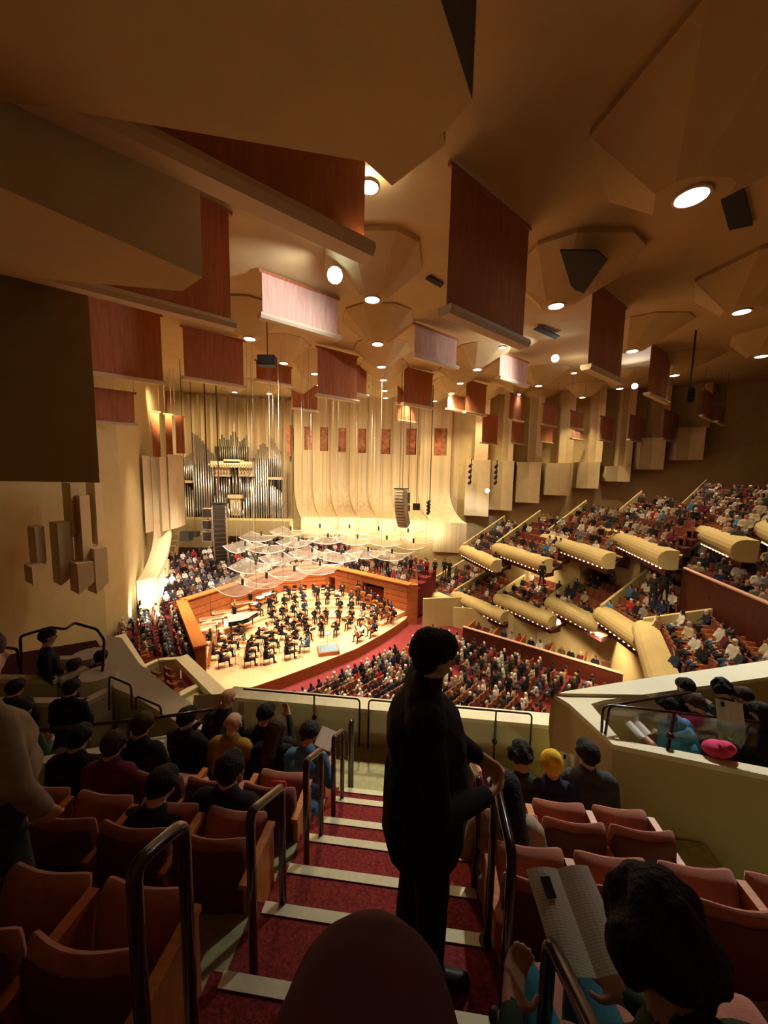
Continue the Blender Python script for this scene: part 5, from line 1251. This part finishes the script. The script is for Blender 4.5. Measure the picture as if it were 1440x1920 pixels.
# ------------------------------------------------------------------ chairs
def pad(w_, h_, t, curve=0.0, nu=12, nv=10, e=6.0, lean=0.0, bow=0.0):
    """upholstered cushion standing in XZ, thickness along Y, rounded edges"""
    mb = MB(); G = {}
    for side in (0, 1):
        for j in range(nv + 1):
            for i in range(nu + 1):
                a = -1 + 2 * i / nu; b = -1 + 2 * j / nv
                a = math.sin(a * PI / 2); b = math.sin(b * PI / 2)
                x = a * math.sqrt(1 - .16 * b ** 6) * w_ / 2; z = b * math.sqrt(1 - .16 * a ** 6) * h_ / 2
                m_ = max(abs(a), abs(b)); off = t / 2 * math.sqrt(max(0, 1 - m_ ** e)); y = (off if side else -off) + curve * a * a + bow * b * b - lean * z
                G[side, i, j] = len(mb.v); mb.v.append(V((x, y, z + h_ / 2)))
    for j in range(nv):
        for i in range(nu):
            mb.f.append((G[0, i, j], G[0, i + 1, j], G[0, i + 1, j + 1], G[0, i, j + 1])); mb.f.append((G[1, i, j], G[1, i, j + 1], G[1, i + 1, j + 1], G[1, i + 1, j]))
    mb.m = [0] * len(mb.f); return mb
def shift(mb, d): mb.v = [v + V(d) for v in mb.v]; return mb
def make_chair(folded=True):
    e = empty('theatre_chair', (0, 0, 0), 'x', 'chair'); S = 1
    shift(pad(.45, .50, .075, .05, lean=-.0), (0, 0, .30)).build('backrest', 'rose2', e, smooth=True)
    shift(pad(.44, .47, .03, .05), (0, -.042, .29)).build('back_shell', 'shell', e, smooth=True)
    if folded:
        m_ = pad(.42, .37, .085, .035, bow=.02, lean=-.18); shift(m_, (0, .26, .29)).build('seat', 'rose2', e, smooth=True)
    else:
        m_ = pad(.42, .40, .10, .0); m_.v = [V((v.x, v.z + .05, v.y + .40)) for v in m_.v]; m_.build('seat', 'rose2', e, smooth=True)
    mb = MB(); mb.box((-.2375, .13, .605), (.05, .38, .03)); a_ = mb.build('armrest', 'orange', e)
    mb = MB(); mb.box((-.2375, .14, .30), (.035, .34, .59)); mb.build('side_panel', 'orange', a_)
    return e
CF, CO = make_chair(True), make_chair(False)
CS = 1.0
prot_used = {True: False, False: False}
def chair(u, row, folded, label):
    global prot_used
    a, b, D = rowsv[row]; src = CF if folded else CO
    o = src if not prot_used[folded] else copy_tree(src); prot_used[folded] = True
    o.location = L(u, a + .03, D); o.rotation_euler.z = -AN; o['label'] = label; o['group'] = 'rose theatre chairs around the stairs'; return o
rowname = {5: 'in the front row', 4: 'in the second row', 3: 'in the third row', 2: 'in the fourth row', 1: 'in the nearest row'}
occ = {}   # (row, side, index) -> occupied
EMPTY_R = {4: [1, 2], 3: [0, 1, 2, 3], 2: [2, 3]}; EMPTY_L = {4: [0, 3], 3: [0, 1, 2, 3, 4], 2: [0, 1, 2]}
seatno = ['aisle', 'second', 'third', 'fourth', 'fifth', 'sixth']
CH = {}
for row in (5, 4, 3, 2, 1):
    nR = {5: 3, 4: 3, 3: 5, 2: 4, 1: 3}[row]; nL = {5: 4, 4: 4, 3: 4, 2: 4, 1: 3}[row]
    for k in range(nR):
        u = .44 + .24 + .462 * k; em = k in EMPTY_R.get(row, [])
        CH[row, 'R', k] = chair(u, row, em, '%s rose chair %s right of the stairs, %s seat' % ('empty folded' if em else 'occupied', rowname[row], seatno[k]))
    for k in range(nL):
        u = -.92 - .24 - .475 * k; em = k in EMPTY_L.get(row, [])
        CH[row, 'L', k] = chair(u, row, em, '%s rose chair %s left of the stairs, %s seat' % ('empty folded' if em else 'occupied', rowname[row], seatno[k]))
    for side, u in (('right', .44 + .24 + .462 * nR - .2375 + .0), ('left', -.92 + .0)):
        a, b, D = rowsv[row]; mb = MB(); c = L(u, a + .03, D)
        mb.box(c + LR @ V((0, .13, .605)), (.05, .38, .03), R=LR); mb.box(c + LR @ V((0, .14, .295)), (.035, .34, .58), R=LR)
        tag(mb.build('end_armrest', 'orange'), 'orange wooden end armrest %s on the %s' % (rowname[row], 'far right' if side == 'right' else 'left side of the stairs'), 'armrest', 'wooden end armrests of the rows')
# ------------------------------------------------------------------ people near the camera
def hand(w_, d, n, s=1.0, curl=.6, side=1, mi=2, k=1.0):
    """wrist, pointing direction, palm normal -> palm, four unequal fingers and a thumb"""
    w_ = V(w_); d = V(d).normalized(); n = V(n); n = (n - d * n.dot(d)).normalized(); x = d.cross(n) * side
    C = []; P = w_ + d * .085 * s
    for t in (-.028, -.009, .010, .028): C.append((w_ + x * t * .7 * s, P + x * t * s, .016 * s, .013 * s, mi))
    for t, l in ((-.031, .062), (-.010, .074), (.011, .080), (.031, .072)):
        a = P + x * t * s; d1 = (d * math.cos(curl * .5) + n * math.sin(curl * .5)); b = a + d1 * l * .5 * s; d2 = (d * math.cos(curl * 1.3) + n * math.sin(curl * 1.3)); c = b + d2 * l * .5 * s
        C += [(a, b, .0095 * s, .0088 * s, mi), (b, c, .0088 * s, .0075 * s, mi)]
    a = w_ + x * .028 * s + d * .02 * s; b = a + (x * .8 + d * .6 + n * .3).normalized() * .045 * s; c = b + (x * .2 + d * .9 + n * .4).normalized() * .035 * s
    return C + [(a, b, .014 * s, .011 * s, mi), (b, c, .011 * s, .009 * s, mi)]
def head(c, f, r=.092, tilt=None, mi=2):
    """head at c looking along f: skull, jaw, nose, ears, brow, lips"""
    c = V(c); f = V(f).normalized(); s = f.cross(V((0, 0, 1))).normalized(); u = s.cross(f)
    if u.z < 0: u = -u
    k = r / .092
    return [(c + u * .02 * k, c - f * .018 * k + u * .018 * k, .086 * k, .084 * k, mi), (c + f * .01 * k, c + f * .035 * k - u * .07 * k, .075 * k, .045 * k, mi), (c + f * .045 * k - u * .098 * k, c + f * .055 * k - u * .098 * k, .024 * k, .022 * k, mi),
            (c + f * .078 * k + u * .012 * k, c + f * .102 * k - u * .028 * k, .010 * k, .016 * k, mi), (c - s * .04 * k + f * .072 * k + u * .03 * k, c + s * .04 * k + f * .072 * k + u * .03 * k, .014 * k, .014 * k, mi),
            (c - s * .02 * k + f * .078 * k - u * .058 * k, c + s * .02 * k + f * .078 * k - u * .058 * k, .012 * k, .012 * k, mi),
            (c + s * .088 * k, c + s * .094 * k - u * .03 * k, .018 * k, .012 * k, mi), (c - s * .088 * k, c - s * .094 * k - u * .03 * k, .018 * k, .012 * k, mi)]
def hair_caps(c, f, style, r=.092):
    c = V(c); f = V(f).normalized(); s = f.cross(V((0, 0, 1))).normalized(); u = s.cross(f)
    if u.z < 0: u = -u
    k = r / .092
    C = [(c - f * .03 * k + u * .03 * k, c + f * .02 * k + u * .045 * k, .099 * k, .082 * k, 0), (c - f * .042 * k, c - f * .036 * k - u * .032 * k, .090 * k, .068 * k, 0), (c + s * .06 * k + u * .03 * k - f * .01 * k, c - s * .06 * k + u * .03 * k - f * .01 * k, .052 * k, .052 * k, 0)]
    if style == 'long':
        C += [(c - f * .05 * k, c - f * .085 * k - u * .25, .088 * k, .085, 0), (c - f * .085 * k - u * .22, c - f * .09 * k - u * .38, .08, .045, 0), (c + s * .07 - f * .02, c + s * .08 - f * .05 - u * .22, .04, .035, 0), (c - s * .07 - f * .02, c - s * .08 - f * .05 - u * .22, .04, .035, 0)]
    if style == 'curly':
        rr_ = random.Random(4)
        for i in range(60):
            a, b = rr_.uniform(0, 2 * PI), rr_.uniform(-.5, 1.4); q = c + u * .02 + (s * math.cos(a) * math.cos(b) + f * (math.sin(a) * math.cos(b) * .9 - .25) + u * math.sin(b)) * .10 * k
            C.append((q, q + u * .01, .03 * k, .03 * k, 0))
    return C
def near_person(label, base, rz, caps, mats, headc, face, hairm='black', style='short', group=None, voxel=.011, scale=.92, hat=None):
    """caps in the figure's own frame (facing +Y); base = floor point under it"""
    face = V(face)
    allc = caps + head(headc, face)
    me = caps_mesh(allc, voxel, 2, 12); paint(me, allc, mats); me.name = 'person'
    o = bpy.data.objects.new('person', me); col.objects.link(o); o.location = base; o.rotation_euler.z = rz; o.scale = (scale,) * 3
    tag(o, label, 'person', group)
    def child(nm_, cp, m_, vx=.012, it=1):
        h = caps_mesh(cp, vx, it, 12); h.materials.clear(); h.materials.append(m_); h.polygons.foreach_set('use_smooth', [True] * len(h.polygons)); ho = bpy.data.objects.new(nm_, h); col.objects.link(ho); ho.parent = o; return ho
    if style and not hat: child('hair', hair_caps(headc, face, style), HAIR[hairm])
    if hat:
        if style == 'long': child('hair', hair_caps(headc, face, style), HAIR[hairm])
        c = V(headc); child('beanie', [(c + V((0, -.02, .05)), c + V((0, -.035, .085)), .108, .085, 0), (c + V((0, -.02, .02)), c + V((0, -.01, .03)), .106, .108, 0)], CLO[hat])
    return o
def SM(top, legs, sk=0): return [CLO[top], CLO[legs], SKIN[sk], HAIR['black'], LEATHER]
def nsit(top='black', lean=.12, hands=None, elbows=None, shw=.19, look=(0, 1, -.3), fat=1.0, legs=True, sleeves=0, hcurl=.7, knees=.46):
    """seated body without head; returns caps, head centre, face"""
    fy = math.sin(lean)
    S = lambda z: .0 + (z - .5) * fy / .5 * .9
    C = [((-.06, .0, .50), (.06, .0, .50), .15, .15, 1), ((-.05, S(.62), .62), (.05, S(.62), .62), .14 * fat, .14 * fat, 0), ((-.06, S(.8), .80), (.06, S(.8), .80), .13 * fat, .13 * fat, 0), ((-.09, S(.93), .93), (.09, S(.93), .93), .115, .115, 0),
         ((-shw * .8, S(1.02), 1.01), (shw * .8, S(1.02), 1.01), .078, .078, 0), ((-.05, S(1.0), 1.05), (.05, S(1.0), 1.05), .07, .07, 0), ((0, S(1.02), 1.03), (0, S(1.12) + .01, 1.16), .064, .058, 2), ((-.03, S(1.03), 1.07), (.03, S(1.03), 1.07), .072, .072, 0)]
    hc = V((0, S(1.18) + .03 + max(0, -look[2]) * .04, 1.215 - max(0, -look[2]) * .03))
    for s in (-1, 1):
        h = V((hands or {-1: (-.10, .34 + fy * .2, .70), 1: (.10, .34 + fy * .2, .70)})[s]); e = V((elbows or {-1: (-.26, .10 + fy * .3, .76), 1: (.26, .10 + fy * .3, .76)})[s])
        sh = V((shw * s, S(1.0), 1.0))
        C += [(sh, e, .060, .048, 0), (e, e.lerp(h, .92), .046, .034, 0 if not sleeves else 2)]
        C += hand(h, (h - e).normalized() + V((-.2 * s, .2, 0)), (-.6 * s, 0, .6), curl=hcurl, side=-s)
        if legs:
            C += [((.08 * s, .02, .49), (.11 * s, knees, .49), .090, .068, 1), ((.11 * s, knees, .48), (.11 * s, knees + .02, .10), .062, .045, 1), ((.11 * s, knees, .05), (.12 * s, knees + .17, .038), .045, .037, 4)]
    return C, hc, look
def at_head(px, py, D, hh, scale=.92): 
    """floor point so that a head at height hh*scale over a floor D below the eye shows at (px, py)"""
    p = PZ(px, py, 13 - D + hh * scale); return p
def seated(label, px, py, D, top, legs='charcoal', hairm='black', style='short', rz=0.0, sk=0, scale=.92, group=None, hat=None, **kw):
    C, hc, look = nsit(top, **kw); R_ = Matrix.Rotation(-AN + rz, 3, 'Z'); hw = R_ @ (hc * scale)
    p = PZ(px, py, 13 - D + hc.z * scale); base = V((p.x - hw.x, p.y - hw.y, 13 - D))
    return near_person(label, base, -AN + rz, C, SM(top, legs, sk), hc, look, hairm, style, group, scale=scale, hat=hat)
def programme(p, rz, tilt, w_=.15, h_=.22, label='', open_=True, roll=0, photo=True, pagem='page'):
    e = empty('programme_booklet', p, label, 'booklet'); R_ = Matrix.Rotation(rz, 3, 'Z') @ Matrix.Rotation(tilt, 3, 'X') @ Matrix.Rotation(roll, 3, 'Y')
    for s in ((-1, 1) if open_ else (1,)):
        mb = MB(); n = 6
        for i in range(n + 1):
            t = i / n; x = s * w_ * (t if open_ else t - .5); z = .02 * math.sin(t * PI * .9) if open_ else 0
            for y in (-h_ / 2, h_ / 2):
                for d in (0, -.004): mb.v.append(V(p) + R_ @ V((x, y, z + d)))
        for i in range(n):
            a = i * 4; b = a + 4; mb.f += [(a, b, b + 2, a + 2), (a + 1, a + 3, b + 3, b + 1), (a, a + 1, b + 1, b), (a + 2, b + 2, b + 3, a + 3)]
        mb.f += [(0, 2, 3, 1), (n * 4, n * 4 + 1, n * 4 + 3, n * 4 + 2)]; mb.m = [0] * len(mb.f); mb.build('page', pagem, e)
        if photo and s == -1:
            mb = MB(); mb.box(V(p) + R_ @ V((-w_ * .55, h_ * .28, .024)), (w_ * .28, h_ * .22, .003), R=R_); mb.build('portrait_photo', 'grille', e)
    return e
G = 'people in the rows left of the stairs'
# front row and the people at the parapet, left
seated('bearded listener in dark clothes reading a wide programme, leftmost of the front row', 352, 1345, 3.66, 'black', look=(.3, 1, -.2), hands={-1: (-.02, .42, .98), 1: (.30, .40, 1.0)}, elbows={-1: (-.2, .2, .8), 1: (.34, .16, .82)})
programme(PZ(388, 1325, 10.35), .1, 1.25, .15, .26, 'large grey programme held up by the leftmost dark front row listener', photo=False)
seated('bald listener in a mustard jacket in the front row left of the stairs', 438, 1355, 3.66, 'mustard', 'brown', style=None, look=(.1, 1, -.1), fat=1.12)
seated('bald listener leaning on the parapet before the mustard jacket', 428, 1308, 3.66, 'charcoal', style=None, look=(.3, 1, -.2), lean=.2)
programme(PZ(452, 1332, 10.3), 0, 1.4, .07, .20, 'grey programme held upright in front of the mustard jacket', open_=False)
seated('long fair haired listener in a dark top in the front row left of the stairs', 519, 1366, 3.66, 'black', hairm='brown', style='long', look=(.2, 1, -.3))
seated('listener in dark jacket raising a phone in front of the fair haired one', 500, 1338, 3.66, 'black', look=(.5, 1, -.3), lean=.25, hands={-1: (-.1, .5, 1.0), 1: (.2, .5, 1.1)}, elbows={-1: (-.28, .3, .85), 1: (.33, .3, .9)})
seated('dark haired listener in a pale blue shirt at the aisle end of the front row, left', 580, 1374, 3.66, 'blue', look=(.5, 1, -.6), lean=.2)
programme(PZ(612, 1385, 10.05), -.5, .7, .11, .20, 'pale blue white programme in the hands of the pale blue shirt', pagem='paper', photo=False)
# second row left: two dark silhouettes
seated('dark silhouetted listener with folded hands in the second row left of the stairs', 432, 1440, 3.26, 'black', look=(0, 1, -.1), shw=.21, fat=1.15, hands={-1: (-.18, .40, .80), 1: (.08, .38, .74)}, scale=.97)
programme(PZ(365, 1490, 10.35), .4, .9, .10, .2, 'white programme on the lap of the silhouetted listener with folded hands', photo=False, pagem='paper')
seated('dark hunched silhouette beside the one with folded hands', 305, 1470, 3.26, 'black', look=(.2, 1, -.4), shw=.2, lean=.2, scale=.95)
# standing usher-like person with taupe jumper cut by the left edge
def stand(label, base, rz, top, legs, hairm, style='short', look=(0, 1, 0), scale=1.0, fat=1.0, hands=None, elbows=None, coat=False, sk=0, step=.05, voxel=.012, headx=0, heady=.03, hcurl=.7):
    C = [((-.05, 0, .95), (.05, 0, .95), .135 * fat, .135 * fat, 0 if coat else 1), ((-.045, .02, 1.08), (.045, .02, 1.08), .14 * fat, .14 * fat, 0), ((-.06, .01, 1.22), (.06, .01, 1.22), .135 * fat, .135 * fat, 0), ((-.14, -.01, 1.37), (.14, -.01, 1.37), .085, .085, 0), ((-.06, 0, 1.41), (.06, 0, 1.41), .075, .075, 0), ((0, 0, 1.40), (headx * .7, .015, 1.53), .066, .060, 2)]
    if coat: C += [((-.07, .0, 1.0), (-.07, 0, .80), .14 * fat, .145 * fat, 0), ((.07, .0, 1.0), (.07, 0, .80), .14 * fat, .145 * fat, 0)]
    hc = V((headx, heady, 1.62 if coat else 1.63))
    if coat: C += [((-.17, -.01, 1.38), (.17, -.01, 1.38), .092, .092, 0), ((-.08, -.03, 1.25), (.08, -.03, 1.25), .155, .155, 0), ((-.08, -.01, .92), (.08, -.01, .92), .165, .165, 0), ((-.07, -.01, 1.42), (.07, -.01, 1.42), .085, .085, 0), ((0, 0, 1.45), (0, .01, 1.50), .078, .070, 0)]
    for s in (-1, 1):
        k = V((.095 * s, .02 + step * s * .6, .5)); lf = 1.22 if coat else 1; C += [((.085 * s, 0, .90), k, .094 * lf, .070 * lf, 1), (k, (.10 * s, step * s, .09), .066 * lf, .055 * lf, 1), ((.10 * s, step * s - .03, .045), (.115 * s, step * s + .16, .038), .048, .038, 4)]
        e = V((elbows or {-1: (-.27, .0, 1.10), 1: (.27, .0, 1.10)})[s]); h = V((hands or {-1: (-.26, .14, .88), 1: (.26, .14, .88)})[s]); sh = V((.19 * s, -.01, 1.37))
        C += [(sh, e, .068 * (1.1 if fat > 1.2 else 1), .056, 0), (e, e.lerp(h, .9), .054, .042, 0)] + hand(h, (h - e), (-.6 * s, .3, 0), curl=hcurl, side=-s)
    return near_person(label, base, rz, C, SM(top, legs, sk), hc, look, hairm, style, scale=scale, voxel=voxel)
stand('person in a taupe jumper standing close at the left edge, head out of view', L(-1.98, 1.34, 2.46), -AN - .2, 'taupe', 'charcoal', 'brown', scale=.98, fat=1.3, hands={-1: (-.26, .05, .86), 1: (.22, .12, .86)})
# the man standing on the stairs
mp = PZ(783, 1790, 13 - 2.46)
stand('man in a dark bulky coat standing on the stairs, looking to the right', V((mp.x, mp.y, 13 - 2.46)), -1.6, 'black', 'black', 'black', look=(-.25, 1, -.25), scale=1.0, fat=1.36, coat=True,
      hands={-1: (-.07, .30, 1.04), 1: (.09, .29, 1.0)}, elbows={-1: (-.30, .06, 1.10), 1: (.30, .04, 1.08)}, sk=0, voxel=.009, heady=.035, hcurl=1.1)
# standing person among the left boxes
sp = PZ(86, 1195, 13 - 2.5); stand('person in dark clothes standing in the far left box behind the bent rail', V((sp.x, sp.y, 13 - 2.5 - 1.62 * .95)), -.9, 'black', 'denim', 'black', scale=.95)
for i, (px, py, top, hm, l) in enumerate(((215, 1395, 'wine', 'brown', 'listener in wine red in the near left box'), (268, 1358, 'black', 'brown', 'brown haired listener in the near left box by the diagonal parapet'), (40, 1330, 'green', 'black', 'listener in dark green at the left edge of the near left box'), (150, 1382, 'black', 'black', 'dark clothed listener in the middle of the near left box'),
        (135, 1290, 'black', 'black', 'listener in black in the second left box'), (30, 1290, 'charcoal', 'black', 'listener in charcoal at the left edge of the second left box'), (140, 1248, 'charcoal', 'brown', 'listener in charcoal in the third left box'), (190, 1232, 'wine', 'black', 'listener in wine red by the farthest left parapet'))):
    seated(l, px, py, 3.4 if i < 4 else 3.9 if i < 6 else 4.1, top, hairm=hm, rz=.1)
# right: front row
seated('listener in a maroon sleeve hidden behind the standing man', 868, 1420, 3.66, 'wine', hands={-1: (-.1, .42, .86), 1: (.22, .44, .84)}, elbows={-1: (-.28, .2, .8), 1: (.32, .2, .8)}, look=(-.3, 1, -.2))
programme(PZ(918, 1455, 10.15), .1, .8, .08, .22, 'white programme with a small portrait beside the maroon sleeve', open_=False, pagem='paper')
seated('listener with curly black hair bending forward in the front row, right', 975, 1418, 3.66, 'charcoal', style='curly', look=(0, 1, -.6), lean=.3)
seated('listener in a yellow knitted beanie in the front row, right', 1033, 1432, 3.66, 'navy', look=(-.2, 1, -.3), hat='yellow', lean=.1)
programme(PZ(1068, 1432, 10.35), -.4, 1.0, .08, .16, 'small white programme between the yellow beanie and the dark coated man', pagem='paper')
seated('man in a dark grey coat at the right end of the front row', 1100, 1412, 3.66, 'slate', hairm='black', look=(-.2, 1, -.1), shw=.2, fat=1.1, scale=.97)
# second row right
seated('listener with long black hair in a beige sweater in the second row, right', 946, 1478, 3.26, 'beige', style='long', look=(-.3, 1, -.4), lean=.15, scale=.97)
# reader close at the bottom right
C, hc, look = nsit('green', lean=.14, look=(-.25, 1, -.7), hands={-1: (-.24, .42, .72), 1: (.12, .44, .72)}, elbows={-1: (-.34, .18, .72), 1: (.30, .18, .72)}, knees=.62, shw=.21, fat=1.1)
C += [((-.16, .02, 1.07), (.16, .02, 1.07), .085, .085, 0), ((0, .04, 1.08), (0, .07, 1.14), .095, .08, 0)]
R_ = Matrix.Rotation(-AN + .15, 3, 'Z'); hw = R_ @ (hc * .95); p = PZ(1232, 1775, 13 - 1.02)
rb = V((p.x - hw.x, p.y - hw.y, 13 - 1.02 - hc.z * .95))
near_person('reader with curly black hair and dark green top at the bottom right, blue trousers', rb, -AN + .15, C, SM('green', 'teal', 0), hc, look, 'black', 'curly', scale=.95, voxel=.009)
bc = PZ(1078, 1722, 13 - 1.35); programme(bc, -AN + .18, .35, .108, .235, 'open programme booklet with a portrait held by the bottom right reader')
# wine-clothed bent knee at the bottom centre
k0 = PZ(690, 1960, 13 - .80)
C = [(k0 - V((0, 0, 0)), k0 + V((-.02, -.42, .02)), .135, .19, 0), (k0, k0 + V((0, .04, -.42)), .10, .075, 0), (k0 + V((-.02, -.42, .02)), k0 + V((-.02, -.62, .0)), .16, .17, 0), (k0 + V((0, .04, -.40)), k0 + V((0, .2, -.45)), .05, .045, 0)]
me = caps_mesh(C, .012, 3, 14); paint(me, C, [CLO['winedark']]); o = bpy.data.objects.new('person', me); col.objects.link(o); tag(o, 'bent knee in dark wine trousers of a person seated at the bottom centre', 'person')
# right side box
for px, py, top, hm, st, l, kw in ((1248, 1322, 'blue2', 'black', 'short', 'reader in a blue tee shirt in the right box nearest its corner', dict(lean=.3, sleeves=1, hands={-1: (-.25, .5, .8), 1: (.0, .5, .78)})), (1302, 1318, 'plum', 'brown', 'short', 'listener in a plum top next to the blue tee shirt', dict(lean=.1)), (1285, 1288, 'black', 'black', 'short', 'listener in black behind the far rail of the right box', dict()),
        (1352, 1292, 'green', 'black', 'curly', 'listener in dark green in the middle of the right box', dict()), (1392, 1305, 'black', 'brown', 'short', 'listener in black holding a programme at the right edge of the frame', dict(hands={-1: (-.25, .45, .95), 1: (-.05, .45, .9)})), (1425, 1335, 'black', 'black', 'long', 'long haired listener in black cut by the right edge', dict()),):
    seated(l, px, py, 3.45 if py < 1300 else 3.45, top, hairm=hm, style=st or 'short', look=(-.3, 1, -.5), rz=.35, scale=.86, **kw)
programme(PZ(1196, 1366, 10.55), .5, .5, .10, .16, 'open white programme on the lap of the blue tee shirt reader', photo=False, pagem='paper')
programme(PZ(1368, 1334, 10.85), -.4, 1.1, .10, .18, 'white programme with two small pictures raised in the right box')
mb = MB(); c = PZ(1345, 1404, 10.55); mb.ell(c, (.13, .09, .07), 14, 8); mb.ell(c + V((.06, -.02, .03)), (.08, .07, .05), 12, 6); tag(mb.build('shawl', 'pinkcloth', smooth=True), 'bright pink folded shawl by the near rail of the right box', 'shawl')
mb = MB(); c = L(-1.12, 2.66, 2.72); mb.ell(c, (.12, .10, .11), 14, 8); mb.tube([c + V((-.08, 0, .06)), c + V((-.05, 0, .2)), c + V((.05, 0, .2)), c + V((.08, 0, .06))], .012, 6); tag(mb.build('bag', 'redbag', smooth=True), 'red bag lying on the aisle chair of the second row left of the stairs', 'bag')
# ------------------------------------------------------------------ repeated labels: say who sits beside
def finish_labels():
    tops = [o for o in scn.objects if o.parent is None and o.get('label')]
    by = {}
    for o in tops: by.setdefault(o['label'], []).append(o)
    people = [o for o in tops if o.get('category') == 'person' and o.name.startswith('person')]
    pos = np.array([tuple(o.location) for o in people]); short = []
    for o in people:
        m_ = o['label'].split(' top')[0].split(' in ')[1 if ' in ' in o['label'] else 0].split(' ')[0].rstrip(','); short.append(m_)
    base = {o.name: o['label'] for o in tops}
    for lab, os_ in by.items():
        if len(os_) < 2: continue
        for o in os_:
            d = np.linalg.norm(pos - np.array(tuple(o.location)), axis=1); order = np.argsort(d)
            if o.get('category') == 'person':
                nb = [i for i in order[1:3]]; extra = ' between one in %s and one in %s' % (short[nb[0]], short[nb[1]])
                if len((lab + extra).split()) > 16: extra = ' beside one in ' + short[nb[0]]
            elif o.get('category') == 'chair' and 'occupied' in lab: extra = ' under a listener in ' + short[order[0]]
            else: extra = ' near a person in ' + short[order[0]]
            if len((lab + extra).split()) <= 16: o['label'] = lab + extra
    for o in tops:
        wd = o['label'].split()
        if len(wd) > 16: o['label'] = ' '.join(wd[:16]).rstrip(',')
finish_labels()
